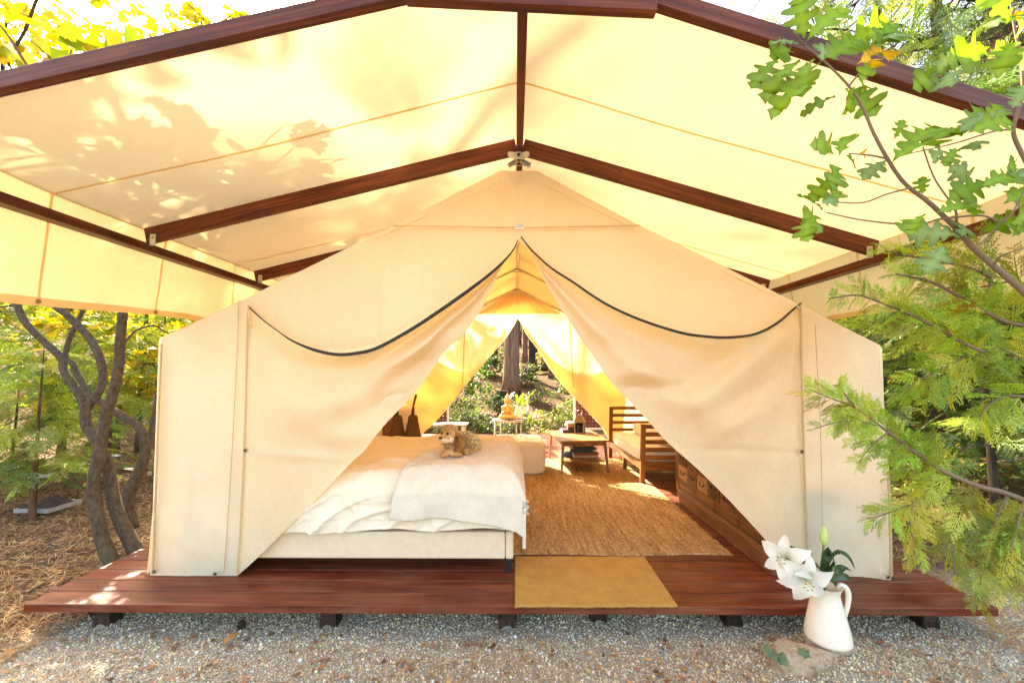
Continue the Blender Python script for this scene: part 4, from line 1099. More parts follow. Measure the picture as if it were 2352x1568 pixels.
# ------------------------------------------------------------------ left rear corner: cloth table, woven cones, carved chair back
ct = thing("cloth_table", "small round table under a cream cloth in the tent's rear corner", "table", (-1.72, 5.75, 0))
def cl_fn(u, v):
    a = u * 2 * math.pi
    r = np.interp(v, [0, 0.45, 0.5, 1], [0, 0.34, 0.36, 0.42]); z = np.interp(v, [0, 0.45, 0.5, 1], [0.82, 0.82, 0.805, 0.42])
    fl = sstep(0.5, 1, v); r = r + fl * 0.035 * np.sin(a * 9 + np.sin(a * 3)); z = z - fl * 0.05 * np.sin(a * 4)
    return np.stack([-1.72 + r * np.cos(a), 5.75 + r * np.sin(a), z], 1)
grid_obj("tablecloth", cl_fn, 120, 30, CLOTHT, ct)
MB().lathe([(0.001, 0.0), (0.2, 0.0), (0.2, 0.03), (0.03, 0.06), (0.03, 0.79), (0.3, 0.8), (0.33, 0.815)], (-1.72, 5.75, 0), 20).make("pedestal", DARKTEAK, ct)
for (x, y, hh, r0, lb_, yy) in ((948, 935, 0.62, 0.11, "tall woven brown cone basket nearest the rear flap", 4.75), (912, 960, 0.6, 0.10, "tall woven brown cone basket beside the carved chair back", 4.72)):
    b = P(x, 1000, yy)
    t = thing("cone_basket", lb_, "basket", (b[0], b[1], 0), "woven cone baskets behind the bed")
    prof = [(0.17, 0.0), (0.175, 0.05)] + [(0.17 - 0.125 * (k / 20) ** 1.1 + (0.004 if k % 2 else 0), 0.1 + 0.72 * k / 20) for k in range(21)]
    MB().lathe([(0.001, 0.0)] + prof, (b[0], b[1], 0), 24).make("body", WICKER, t, smooth=True)
    MB().tube([(b[0] - 0.005, b[1], 0.82), (b[0] + 0.0, b[1], 0.92), (b[0] + 0.03, b[1], 1.0 + 0.05 * (yy > 4.73))], [0.022, 0.012, 0.016], 8).make("stem", WICKER, t, smooth=True)
ch = thing("carved_chair", "dark carved chair with pointed fretwork back behind the bed", "chair", (-1.38, 4.72, 0))
c0 = P(893, 1000, 4.72); cxx = c0[0]
def cz(y): return P(893, y, 4.72)[2]
def prism(nm, poly, y, th, mat, par):
    k = len(poly); V = [(p[0], y - th / 2, p[1]) for p in poly] + [(p[0], y + th / 2, p[1]) for p in poly]
    return mesh_obj(nm, V, [tuple(range(k)), tuple(range(2 * k - 1, k - 1, -1))] + [(q, q + k, (q + 1) % k + k, (q + 1) % k) for q in range(k)], mat, par)
prism("back_panel", [(cxx - 0.07, cz(1045)), (cxx + 0.07, cz(1045)), (cxx + 0.07, cz(985)), (cxx + 0.035, cz(974)), (cxx + 0.02, cz(968)), (cxx - 0.02, cz(968)), (cxx - 0.035, cz(974)), (cxx - 0.07, cz(985))], 4.72, 0.025, DARKTEAK, ch)
for s in (-1, 1):
    MB().tube([(cxx + s * 0.055, 4.72, cz(986)), (cxx + s * 0.075, 4.72, cz(972)), (cxx + s * 0.05, 4.72, cz(962)), (cxx + s * 0.06, 4.72, cz(952)), (cxx + s * 0.045, 4.72, cz(930))], [0.016, 0.017, 0.012, 0.014, 0.004], 8).make("finial", DARKTEAK, ch, smooth=True)
MB().tube([(cxx, 4.72, cz(970)), (cxx, 4.72, cz(955)), (cxx, 4.72, cz(940)), (cxx, 4.72, cz(915))], [0.012, 0.02, 0.01, 0.003], 8).make("finial", DARKTEAK, ch, smooth=True)
a = np.linspace(0, 2 * math.pi, 17)
MB().tube(np.stack([cxx + 0.03 * np.cos(a), 4.72 + 0 * a, cz(964) + 0.03 * np.sin(a)], 1), 0.009, 6).make("fret_ring", DARKTEAK, ch, smooth=True)
MB().box((cxx, 4.9, 0.43), (0.4, 0.4, 0.05)).make("seat", DARKTEAK, ch, bevel=0.01)
for sx in (-1, 1):
    for yy in (4.73, 5.07): MB().box((cxx + sx * 0.17, yy, 0.2025), (0.04, 0.04, 0.405)).make("leg", DARKTEAK, ch)

# ------------------------------------------------------------------ rear porch: bench, railings, round table, statue, jug of lilies
def lattice(x0, x1, y, z0, z1, label, postx):
    t = thing("lattice_railing", label, "railing", ((x0 + x1) / 2, y, 0))
    MB().box((postx, y, (z1 + 0.04) / 2), (0.045, 0.045, z1 + 0.04)).make("post", WHITEP, t, bevel=0.003)
    for z in (z0, z1): MB().box(((x0 + x1) / 2, y, z), (abs(x1 - x0) - 0.046, 0.04, 0.04)).make("rail", WHITEP, t, bevel=0.003)
    k = int(abs(x1 - x0) / 0.072); h = z1 - z0 - 0.04
    for i in range(k): MB().box((min(x0, x1) + 0.06 + i * 0.072, y - 0.006, (z0 + z1) / 2), (0.042, 0.008, h)).make("slat", REDLAT, t)
    for z in np.arange(z0 + 0.05, z1 - 0.02, 0.072): MB().box(((x0 + x1) / 2, y + 0.006, z), (abs(x1 - x0) - 0.05, 0.008, 0.042)).make("cross_slat", REDLAT, t)
pl_, pr_ = P(1029, 1000, 8.75), P(1321, 1000, 8.75)
lattice(pl_[0] - 1.35, pl_[0] + 0.023, 8.75, 0.24, 0.92, "dark red lattice railing panel left of the rear doorway", pl_[0])
lattice(pr_[0] - 0.023, pr_[0] + 1.25, 8.75, 0.14, 0.92, "dark red lattice railing panel right of the rear doorway", pr_[0])
bn = thing("porch_bench", "low weathered grey bench on the rear porch beyond the bed", "bench", (-1.35, 7.9, 0))
for yy in (7.7, 7.82, 7.94): MB().box((-1.45, yy, 0.345), (1.15, 0.1, 0.03)).make("seat_slat", GREYB, bn, bevel=0.004)
for xx in (-1.95, -0.95):
    for yy in (7.68, 7.96): MB().box((xx, yy, 0.1645), (0.05, 0.05, 0.329)).make("leg", WHITEP, bn)
tp = P(1167, 962, 7.5); RT = tp[2]
rt = thing("round_side_table", "round pale metal side table with slatted wooden top on the porch", "side table", (tp[0], 7.5, 0))
GALV = m_plain("pale_grey_metal", (0.55, 0.52, 0.5), 0.45, 0.1)
rr = 35.5 / F_PX * 7.5
MB().lathe([(rr - 0.03, -0.035), (rr, -0.035), (rr, 0.0), (rr - 0.03, 0.0), (rr - 0.03, -0.035)], (tp[0], 7.5, RT), 40, False).make("rim", GALV, rt, smooth=False)
k = 9
for i in range(k):
    x = (i - (k - 1) / 2) * (2 * (rr - 0.03) / k); L = 2 * math.sqrt(max(0.001, (rr - 0.031) ** 2 - x * x))
    MB().box((tp[0] + x, 7.5, RT - 0.012), (2 * (rr - 0.03) / k - 0.006, L, 0.016)).make("slat", DARKTEAK, rt)
for a in (0.5, 2.1, 3.7, 5.3):
    MB().tube([(tp[0] + (rr - 0.02) * math.cos(a), 7.5 + (rr - 0.02) * math.sin(a), RT - 0.034), (tp[0] + (rr - 0.0) * math.cos(a), 7.5 + rr * math.sin(a), 0.0)], 0.016, 8).make("leg", GALV, rt, smooth=True)
sp = P(1166, 956, 7.42); SB = np.array([sp[0], 7.42, RT])
K = 0.49 / 0.5
st = blob("statue", [(SB + K * np.array(c), tuple(K * a for a in r), *q) for c, r, *q in [
    ((0, 0, 0.055), (0.135, 0.11, 0.055)), ((0.1, -0.03, 0.05), (0.06, 0.06, 0.045)), ((-0.1, -0.03, 0.05), (0.06, 0.06, 0.045)), ((0, -0.07, 0.05), (0.11, 0.04, 0.035)),
    ((0, 0.01, 0.14), (0.075, 0.055, 0.09)), ((0, 0.01, 0.215), (0.095, 0.05, 0.045)), ((0.085, 0, 0.19), (0.028, 0.03, 0.055), 0, 0.2), ((-0.085, 0, 0.19), (0.028, 0.03, 0.055), 0, -0.2),
    ((0.07, -0.035, 0.13), (0.05, 0.025, 0.022), 0, 0.5), ((-0.07, -0.035, 0.13), (0.05, 0.025, 0.022), 0, -0.5), ((0, -0.065, 0.16), (0.035, 0.02, 0.03)), ((0, -0.06, 0.195), (0.02, 0.015, 0.02)),
    ((0, 0.005, 0.275), (0.03, 0.03, 0.035)), ((0, -0.005, 0.335), (0.05, 0.052, 0.06)), ((0, -0.055, 0.33), (0.009, 0.012, 0.016)), ((0.05, 0, 0.315), (0.01, 0.014, 0.032)), ((-0.05, 0, 0.315), (0.01, 0.014, 0.032)),
    ((0, 0.005, 0.39), (0.045, 0.045, 0.03)), ((0, 0.005, 0.425), (0.026, 0.026, 0.03)), ((0, 0.005, 0.465), (0.011, 0.011, 0.035))]], GOLD, None, 0.007, 2)
tag(st, "golden seated meditating figure on the round porch table", "statue")

def petal(base, d, up, L, wd, curl, wave, ph):
    """curved tapering petal as a small grid; d: outward direction, up: the side it faces"""
    d = np.array(d, float); d /= np.linalg.norm(d); up = np.array(up, float); up -= d * (up @ d); up /= np.linalg.norm(up); s = np.cross(d, up)
    nu, nv = 9, 5
    V = []
    for i in range(nu):
        t = i / (nu - 1); a = curl * t ** 1.6
        c = np.array(base) + d * L * (t * (1 - 0.35 * (abs(curl) / 2) * t)) + up * L * (-curl * 0.42 * t ** 2.2 + 0.16 * math.sin(math.pi * t))
        hw = wd * (math.sin(math.pi * min(1, t * 0.93 + 0.07)) ** 0.75) * (1 if t < 0.98 else 0.2)
        for j in range(nv):
            q = (j / (nv - 1) - 0.5) * 2
            V.append(c + s * hw * q + up * (0.22 * hw * q * q + wave * abs(q) * math.sin(t * 15 + ph + q * 1.2)))
    F = [(i * nv + j, (i + 1) * nv + j, (i + 1) * nv + j + 1, i * nv + j + 1) for i in range(nu - 1) for j in range(nv - 1)]
    return np.array(V), F
def lily(par, c, face, L, wd=0.3, roll=0.0, curl=0.9, nst=6):
    face = np.array(face, float); face /= np.linalg.norm(face)
    e1 = np.cross(face, [0.1, 0.2, 1.0]); e1 /= np.linalg.norm(e1); e2 = np.cross(face, e1)
    for k in range(6):
        a = roll + k * math.pi / 3; rad = e1 * math.cos(a) + e2 * math.sin(a)
        V, F = petal(np.array(c) - face * L * 0.12 + rad * 0.004, rad * 0.9 + face * 0.45, face, L * (1.0 if k % 2 else 0.92), L * wd * (0.62 if k % 2 else 0.5), curl * rng.uniform(0.7, 1.2), L * 0.05, k)
        col = np.tile([[0.86, 0.85, 0.8]], (len(V), 1)); nrm = np.linalg.norm(V - np.array(c), axis=1) / L
        col = col * (1 - 0.25 * np.exp(-(nrm / 0.25) ** 2))[:, None] * np.array([1, 1, 1]) + np.array([[0.0, 0.05, -0.1]]) * np.exp(-(nrm / 0.28) ** 2)[:, None]
        mesh_obj("petal", V, F, PETAL, par, smooth=True, col=np.clip(col, 0, 0.9))
    for k in range(nst):
        a = k * 1.05 + 0.3; rad = e1 * math.cos(a) + e2 * math.sin(a)
        p2 = np.array(c) + face * L * 0.5 + rad * L * 0.13
        MB().tube([np.array(c) - face * L * 0.05, np.array(c) + face * L * 0.3 + rad * L * 0.05, p2], L * 0.012, 5).make("stamen", STAMEN, par, smooth=True)
        an = MB(); an.tube([p2 - e1 * L * 0.035, p2 + e1 * L * 0.035], L * 0.02, 5); an.make("anther", ANTHER, par, smooth=True)
STAMEN = m_plain("pale_stamen", (0.75, 0.78, 0.55), 0.6); ANTHER = m_plain("orange_anther", (0.5, 0.28, 0.05), 0.8)
GREENST = m_plain("green_stem", (0.12, 0.22, 0.05), 0.5)
def blade(par, pts, wd, up, col, nm="leaf"):
    q = smooth_path(pts, 14); T = np.gradient(q, axis=0); T /= np.linalg.norm(T, axis=1)[:, None]
    s = np.cross(T, up); s /= np.linalg.norm(s, axis=1)[:, None] + 1e-9
    n_ = np.cross(s, T)
    t = np.linspace(0, 1, 14)
    hw = (wd * np.sin(math.pi * np.clip(t * 0.95 + 0.05, 0, 1)) ** 0.7)[:, None]
    V = np.concatenate([q - s * hw + n_ * hw * 0.25, q, q + s * hw + n_ * hw * 0.25])
    F = [(i, i + 1, 15 + i, 14 + i) for i in range(13)] + [(14 + i, 15 + i, 29 + i, 28 + i) for i in range(13)]
    return mesh_obj(nm, V, F, LEAF, par, smooth=True, col=np.tile([col], (42, 1)))
def jug(name, label, c, s, handle=1):
    t = thing(name, label, "jug", c); c = np.array(c)
    prof = [(0.001, 0), (0.10, 0), (0.118, 0.008), (0.121, 0.025), (0.112, 0.09), (0.094, 0.17), (0.078, 0.24), (0.072, 0.275), (0.076, 0.30), (0.088, 0.322), (0.091, 0.326), (0.086, 0.322), (0.070, 0.295), (0.066, 0.27), (0.073, 0.235), (0.1, 0.1), (0.105, 0.03), (0.001, 0.02)]
    V, F, U = lathe_data([(r * s, z * s) for r, z in prof], 48, True)
    # pull a pouring lip on the side away from the handle
    a = np.arctan2(V[:, 1], V[:, 0]); lip = np.exp(-(((a - math.pi * (handle > 0) + math.pi) % (2 * math.pi) - math.pi) / 0.45) ** 2) * sstep(0.27 * s, 0.325 * s, V[:, 2])
    V[:, 0] -= handle * lip * 0.035 * s; V[:, 2] += lip * 0.012 * s
    mesh_obj("body", V + c, F[:-2] + [F[-2]], WHITEPOT, t, smooth=True)
    h = [(0.066, 0.298), (0.085, 0.322), (0.118, 0.312), (0.134, 0.27), (0.126, 0.21), (0.105, 0.14), (0.098, 0.10)]
    MB().tube(smooth_path([c + s * np.array([handle * x, -0.005, z]) for x, z in h], 24), [0.012 * s, 0.015 * s, 0.016 * s, 0.013 * s, 0.008 * s], 10).make("handle", WHITEPOT, t, smooth=True)
    return t
jp = P(1187, 957, 7.56)
jug("jug", "small white jug of lilies behind the golden statue", (jp[0] + 0.03, 7.56, RT), 0.72)
bq = thing("lily_bouquet", "white lilies in the small jug on the porch table", "flowers", (jp[0] + 0.03, 7.56, RT + 0.03))
J = np.array([jp[0] + 0.03, 7.56, RT])
for c, f in (((0.14, -0.06, 0.2), (1, -0.4, -0.2)), ((-0.2, 0.0, 0.22), (-1, -0.4, -0.1)), ((0.14, 0.0, 0.34), (1, -0.2, 0.3)), ((-0.12, 0.02, 0.4), (-0.8, -0.3, 0.6))):
    MB().tube(smooth_path([J + [0, 0, 0.04], J + [0, 0, 0.24], J + np.array(c) * 0.8 + [0, 0, 0.06], J + np.array(c)], 14), 0.005, 5).make("stem", GREENST, bq, smooth=True)
    lily(bq, J + np.array(c), f, 0.11, nst=2)
for e in ((0.2, 0, 0.38), (0.1, 0, 0.44), (-0.05, 0, 0.44), (0.22, 0, 0.28), (0.06, -0.03, 0.42)):
    blade(bq, [J + [0, 0, 0.2], J + np.array(e) * 0.6 + [0, 0, 0.12], J + np.array(e)], 0.022, (0, -1, 0.2), (0.17, 0.3, 0.06))

# ------------------------------------------------------------------ front jug, its lilies and stone
JB = np.array([P(1902, 1470, 2.29)[0], 2.29, 0]); JB[2] = P(1902, 1470, 2.29)[2]
def rock(name, c, r, seed, mat, label, n=26):
    th, ph = np.meshgrid(np.linspace(0.02, math.pi - 0.02, n), np.linspace(0, 2 * math.pi, 2 * n, endpoint=False), indexing='ij')
    d = np.stack([np.sin(th) * np.cos(ph), np.sin(th) * np.sin(ph), np.cos(th)], -1).reshape(-1, 3)
    q = 1 + 0.22 * fbm(d * 1.3, seed, 3)
    for k in range(7):
        nv = np.array([math.sin(k * 2.4 + seed), math.cos(k * 1.7 + seed), math.sin(k * 1.1) * 0.6 + 0.2]); nv /= np.linalg.norm(nv)
        q = np.minimum(q, 0.78 / np.maximum(d @ nv, 0.05))
    V = d * q[:, None] * np.array(r) + np.array(c); V[:, 2] = np.minimum(V[:, 2], c[2] + r[2] * 0.72 + 0.006 * vnoise(V * 30, seed))
    idx = np.arange(n * 2 * n).reshape(n, 2 * n)
    F = np.stack([idx[:-1], np.roll(idx, -1, 1)[:-1], np.roll(idx, -1, 1)[1:], idx[1:]], -1).reshape(-1, 4)
    o = mesh_obj(name, V, F, mat, None, smooth=True)
    return tag(o, label, "stone")
ROCK = N("tan_stone"); co = ROCK.coord(); r1 = ROCK.noise(co, 9, 5, 0.6); r2 = ROCK.noise(co, 60, 4)
ROCK.set(ROCK.mix(ROCK.ramp(r1, [(0.38, (0.2, 0.13, 0.08)), (0.5, (0.42, 0.32, 0.23)), (0.7, (0.5, 0.4, 0.29))]), ROCK.ramp(r2, [(0.3, (0.7, 0.7, 0.7)), (0.7, (1.1, 1.1, 1.1))]), 1.0, 'MULTIPLY'), 0.9, ROCK.bump(r2, 0.6, 0.01), 0.2)
sc_ = P(1825, 1480, 2.2)
g0 = float(gz(sc_[0], 2.2))
rock("stone", (sc_[0] + 0.02, 2.2, g0 - 0.005), (0.18, 0.12, 0.09), 5, ROCK.m, "flat tan stone under the front jug with ivy leaves on it")
gj = float(gz(JB[0], JB[1]))
rock("stone", (JB[0] - 0.01, 2.29, gj - 0.03), (0.14, 0.12, (JB[2] - gj + 0.03) / 0.72 + 0.004), 9, ROCK.m, "low stone carrying the white jug at the deck's front edge")
FJ = jug("jug", "large white enamel jug of lilies in front of the deck", JB.tolist(), 0.86)
fb = thing("lily_bouquet", "white lilies with a green bud in the large front jug", "flowers", (JB + [0, 0, 0.03]).tolist())
def pj(x, y, dY=0.0): return P(x, y, 2.27 + dY)
fA, fB = pj(1806, 1284, -0.06), pj(1846, 1326, -0.10)
for c in (fA, fB): MB().tube(smooth_path([JB + [0, 0, 0.05], JB + [-0.01, 0, 0.33], (JB + [0, 0, 0.37] + c) / 2 + [0, 0.01, 0.02], c], 16), 0.005, 6).make("stem", GREENST, fb, smooth=True)
lily(fb, fA, (-0.75, -0.6, 0.2), 0.14, 0.44, 0.5, 0.95)
lily(fb, fB, (-0.3, -0.9, -0.15), 0.145, 0.46, 0.3, 0.9)
bs, be = pj(1884, 1320), pj(1892, 1252)
MB().tube(smooth_path([JB + [0, 0, 0.05], JB + [-0.005, 0, 0.32], bs, be], 16), 0.0045, 6).make("stem", GREENST, fb, smooth=True)
bt = pj(1894, 1206); q = np.linspace(0, 1, 9)
MB().tube(be[None] + (bt - be)[None] * q[:, None], [0.006, 0.016, 0.0195, 0.02, 0.019, 0.017, 0.014, 0.011, 0.004], 10).make("bud", N("green_bud").set((0.5, 0.6, 0.2), 0.5), fb, smooth=True)
for k in range(3):
    blade(fb, [bt + [0, 0, -0.03], bt + [0.006 * (k - 1), -0.004, -0.008], bt + [0.012 * (k - 1), -0.004, 0.012]], 0.007, (0, -1, 0.1), (0.8, 0.7, 0.55), "bud_tip")
dg = (0.035, 0.085, 0.03)
for pts, wd in (([(1885, 1330), (1893, 1285), (1905, 1266), (1912, 1275)], 0.026), ([(1888, 1325), (1915, 1270), (1945, 1275), (1964, 1306)], 0.012), ([(1890, 1328), (1918, 1308), (1935, 1305), (1956, 1311)], 0.02),
                ([(1892, 1332), (1920, 1325), (1940, 1323), (1955, 1330)], 0.018), ([(1880, 1328), (1905, 1326), (1916, 1335), (1920, 1347)], 0.018), ([(1868, 1330), (1853, 1300), (1832, 1268), (1812, 1252)], 0.016), ([(1876, 1330), (1860, 1315), (1853, 1300), (1856, 1290)], 0.02),
                ([(1888, 1330), (1905, 1300), (1913, 1290), (1914, 1296)], 0.02)):
    blade(fb, [pj(x, y, rng.uniform(-0.04, 0.03)) for x, y in pts], wd, (0.2, -1, 0.3), tuple(np.array(dg) * rng.uniform(0.8, 1.4)))
MB().tube([pj(1913, 1335, -0.03), pj(1914, 1296, -0.03)], 0.005, 6).make("cut_stem", GREENST, fb, smooth=True)
MB().lathe([(0.004, 0), (0.011, 0.008), (0.016, 0.022), (0.017, 0.032), (0.008, 0.03)], pj(1872, 1332, -0.05), 10).make("seed_head", N("green_pod").set((0.55, 0.5, 0.25), 0.6), fb, smooth=True)
iv = thing('ivy', 'small green ivy leaves at the foot of the tan stone', 'ivy', P(1790, 1505, 2.09).tolist())
for k, (x, y) in enumerate(((1762, 1490), (1776, 1502), (1790, 1512), (1800, 1518), (1840, 1494), (1850, 1500), (1796, 1506), (1768, 1497))):
    c = P(x, y, 2.09); a = np.linspace(0, 2 * math.pi, 10)[:-1]; r = 0.022 * (1 + 0.25 * np.sin(5 * a + k))
    V = np.concatenate([[c], c + np.stack([r * np.cos(a), r * np.sin(a) * 0.35 - 0.004, r * np.sin(a) * 0.8], 1)])
    mesh_obj("leaf", V, [(0, i + 1, (i + 1) % 9 + 1) for i in range(9)], LEAF, iv, col=np.tile([np.array([0.1, 0.17, 0.035]) * rng.uniform(0.7, 1.3)], (10, 1)))

# pine cone, dry leaves, stones on the gravel
pc = G(555, 1435, -0.16); t = thing("pine_cone", "small brown pine cone on the gravel under the deck edge", "pine cone", pc.tolist())
m = MB(); m.lathe([(0.002, -0.02), (0.02, -0.012), (0.024, 0.004), (0.015, 0.022), (0.002, 0.032)], pc, 12); m.make("core", POST, t)
V0 = np.array([[0, -0.4, 0], [1, 0, 0.4], [0, 0.4, 0], [0.5, 0, 0.0]]) * 0.013
for k in range(26):
    z = -0.014 + 0.044 * k / 26; r = np.interp(z, [-0.02, 0, 0.03], [0.012, 0.022, 0.006]); a = k * 2.4
    M = np.array(Matrix.Rotation(a, 3, 'Z')); mesh_obj("scale", V0 @ M.T + pc + [r * math.cos(a), r * math.sin(a), z], [(0, 3, 1), (3, 2, 1), (0, 1, 2)], TEAK, t)
DRYL = N("dry_leaf"); DRYL.set((0.42, 0.2, 0.07), 0.8)
for k, (x, y, L, lb_) in enumerate(((530, 1468, 0.05, "pale tan dry leaf lying on the gravel left of the middle"), (378, 1472, 0.03, "small red brown dry leaf on the left gravel"), (742, 1464, 0.024, "tiny brown dry leaf near the second deck post"),
                                    (1376, 1535, 0.03, "rust coloured dry leaf on the gravel below the doormat"), (1515, 1520, 0.026, "little orange dry leaf on the gravel below the mat's corner"), (2108, 1500, 0.034, "dark red leaf on the gravel right of the jug"), (25, 1500, 0.04, "brown dry leaf at the far left of the gravel"))):
    c = G(x, y, -0.165); a = rng.uniform(0, 3)
    blade_pts = [c + [-L * math.cos(a), -L * math.sin(a), 0.0], c + [0, 0, 0.012], c + [L * math.cos(a), L * math.sin(a), 0.004]]
    q = smooth_path(blade_pts, 10); s = np.array([-math.sin(a), math.cos(a), 0.15]); tt = np.linspace(0, 1, 10); hw = (L * 0.38 * np.sin(math.pi * np.clip(tt, 0.03, 0.97)))[:, None]
    V = np.concatenate([q - s * hw + [0, 0, 0.004], q, q + s * hw + [0, 0, 0.006]])
    o = mesh_obj("fallen_leaf", V, [(i, i + 1, 11 + i, 10 + i) for i in range(9)] + [(10 + i, 11 + i, 21 + i, 20 + i) for i in range(9)], DRYL.m, None, smooth=True)
    tag(o, lb_, "leaf")

# ------------------------------------------------------------------ foliage templates
def fan(outline, ctr=(0, 0, 0), cup=0.12):
    o = np.array([(x, y, cup * (abs(y))) for x, y in outline], float)
    V = np.concatenate([[ctr], o]); k = len(o)
    return V, np.array([[0, i + 1, (i + 1) % k + 1] for i in range(k)])
mp = [(0.0, 0.0), (0.05, 0.3), (0.0, 0.55), (0.22, 0.42), (0.3, 0.62), (0.45, 0.3), (0.62, 0.42), (0.68, 0.2), (1.0, 0.0)]
MAPLE = fan(mp + [(x, -y) for x, y in mp[-2:0:-1]], (0.35, 0, 0))
OVAL = (np.array([[0, 0, 0], [0.45, 0.3, 0.06], [1, 0, -0.05], [0.45, -0.3, 0.06]], float), np.array([[0, 3, 2], [0, 2, 1]]))
def oak_leaf(bend=0.25, fold=0.18, side=0.0):
    # deeply lobed outline with pointed lobes; x along the midrib 0..1
    half = [(0.0, 0.015), (0.1, 0.05), (0.16, 0.16), (0.22, 0.21), (0.26, 0.12), (0.32, 0.12), (0.36, 0.26), (0.42, 0.38), (0.5, 0.36), (0.52, 0.15), (0.58, 0.15), (0.62, 0.3), (0.7, 0.42), (0.79, 0.36), (0.78, 0.19), (0.83, 0.19), (0.9, 0.24), (0.94, 0.12), (1.0, 0.0)]
    n = len(half)
    up = np.array([(x, y * (1 + side) + 0.35 * side * x * x, fold * y - bend * (x - 0.4) ** 2 + 0.05 * math.sin(x * 14 + bend * 20)) for x, y in half]); dn = np.array([(x, -y * (1 - side) + 0.35 * side * x * x, (fold + 0.15 * side) * y - bend * (x - 0.4) ** 2 + 0.05 * math.sin(x * 12 + 2)) for x, y in half])
    md = np.array([(x, 0.35 * side * x * x, -bend * (x - 0.4) ** 2 - 0.015) for x, y in half])
    V = np.concatenate([up, md, dn])
    F = [(i, n + i, n + i + 1, i + 1) for i in range(n - 1)] + [(n + i, 2 * n + i, 2 * n + i + 1, n + i + 1) for i in range(n - 1)]
    return V, F
def dirs_to_rot(d, up=None):
    d = d / np.linalg.norm(d, axis=1)[:, None]
    up = np.tile([[0, 0, 1.0]], (len(d), 1)) + rng.normal(0, 0.45, d.shape) if up is None else up
    y = np.cross(up, d); y /= np.linalg.norm(y, axis=1)[:, None] + 1e-9
    return np.stack([d, y, np.cross(d, y)], -1)
def leafy(tmpl, pos, size, col, droop=-0.35, spread=0.5):
    n = len(pos)
    d = np.stack([rng.normal(size=n), rng.normal(size=n), rng.normal(droop, spread, n)], 1)
    return stamp(tmpl[0], tmpl[1], pos, dirs_to_rot(d), size, col)
def tints(n, base, spread=0.3, alt=None, frac=0.0):
    c = np.array([base]) * rng.lognormal(0, spread, (n, 1)) * (1 + rng.normal(0, 0.1, (n, 3)))
    if alt is not None:
        k = rng.random(n) < frac; c[k] = np.array(alt) * rng.lognormal(0, spread * 0.7, (k.sum(), 1))
    return np.clip(c, 0.005, 0.85)
def clump(c, r, n, k=7):
    """points in uneven clusters inside an ellipsoid, leaving gaps"""
    m = max(3, n // k)
    d = rng.normal(size=(m, 3)); d /= np.linalg.norm(d, axis=1)[:, None]
    cc = np.array(c) + d * np.array(r) * (rng.random((m, 1)) ** 0.45)
    return cc[rng.integers(0, m, n)] + rng.normal(0, 0.11, (n, 3)) * np.mean(r) * np.array([1, 1, 0.6])

# flat feathery cedar spray: strips in the XY plane, growing along +X, unit length
def spray_template(seed, nside=13, nter=8, wd=0.012, hang=0.18):
    r = np.random.default_rng(seed); S_ = []
    def strip(p, a, L, w_): S_.append((p, a, L, w_))
    for k in range(nside):
        t = 0.06 + 0.92 * k / nside
        for sg in (-1, 1):
            if r.random() < 0.1: continue
            L = 0.42 * (1 - t) ** 0.8 + 0.08; L *= r.uniform(0.75, 1.15)
            a = sg * r.uniform(0.55, 0.85)
            p = np.array([t + (0.02 if sg > 0 else 0), 0.0]); dv = np.array([math.cos(a), math.sin(a)])
            strip(p, a, L, wd * 0.9)
            for j in range(int(nter * L / 0.35) + 1):
                u = 0.18 + 0.8 * j / max(1, nter * L / 0.35)
                if u > 0.98: break
                for s2 in (-1, 1):
                    l2 = (0.3 * L * (1 - u) + 0.035) * r.uniform(0.7, 1.2)
                    strip(p + dv * L * u, a + s2 * r.uniform(0.45, 0.75), l2, wd * 0.85)
    strip(np.array([0.0, 0.0]), 0.0, 1.0, wd)
    V, F = [], []
    for p, a, L, w_ in S_:
        d = np.array([math.cos(a), math.sin(a)]); s = np.array([-d[1], d[0]]) * w_ * 0.5
        b = [p - s * 0.8, p + s * 0.8, p + d * L * 0.55 + s * 1.1, p + d * L * 0.55 - s * 1.1, p + d * L]
        n0_ = len(V)
        for q in b: V.append((q[0], q[1], -hang * q[0] ** 2 - 0.25 * q[1] ** 2 + r.normal(0, 0.006)))
        F += [(n0_, n0_ + 3, n0_ + 2), (n0_, n0_ + 2, n0_ + 1), (n0_ + 3, n0_ + 4, n0_ + 2)]
    return np.array(V), np.array(F)
SPR_LO = [spray_template(s, 8, 4, 0.022) for s in range(4)]
SPR_MID = [spray_template(s + 10, 10, 5, 0.015) for s in range(4)]
SPR_HI = [spray_template(s + 20, 9, 5, 0.0185, 0.25) for s in range(4)]
def sprays(lib, pos, d, size, col, flat=0.35):
    n = len(pos); out = []
    up = np.tile([[0, 0, 1.0]], (n, 1)) + rng.normal(0, flat, (n, 3)); rot = dirs_to_rot(d, up)
    w_ = rng.integers(0, len(lib), n)
    for k in range(len(lib)):
        s = w_ == k
        if s.any(): out.append(stamp(lib[k][0], lib[k][1], pos[s], rot[s], np.asarray(size)[s], col[s]))
    return join(out)
def wob(pts, n, amp, seed):
    q = smooth_path(pts, n); return q + amp * np.stack([vnoise(q * 3 + 7 * k, seed + k) for k in range(3)], 1)

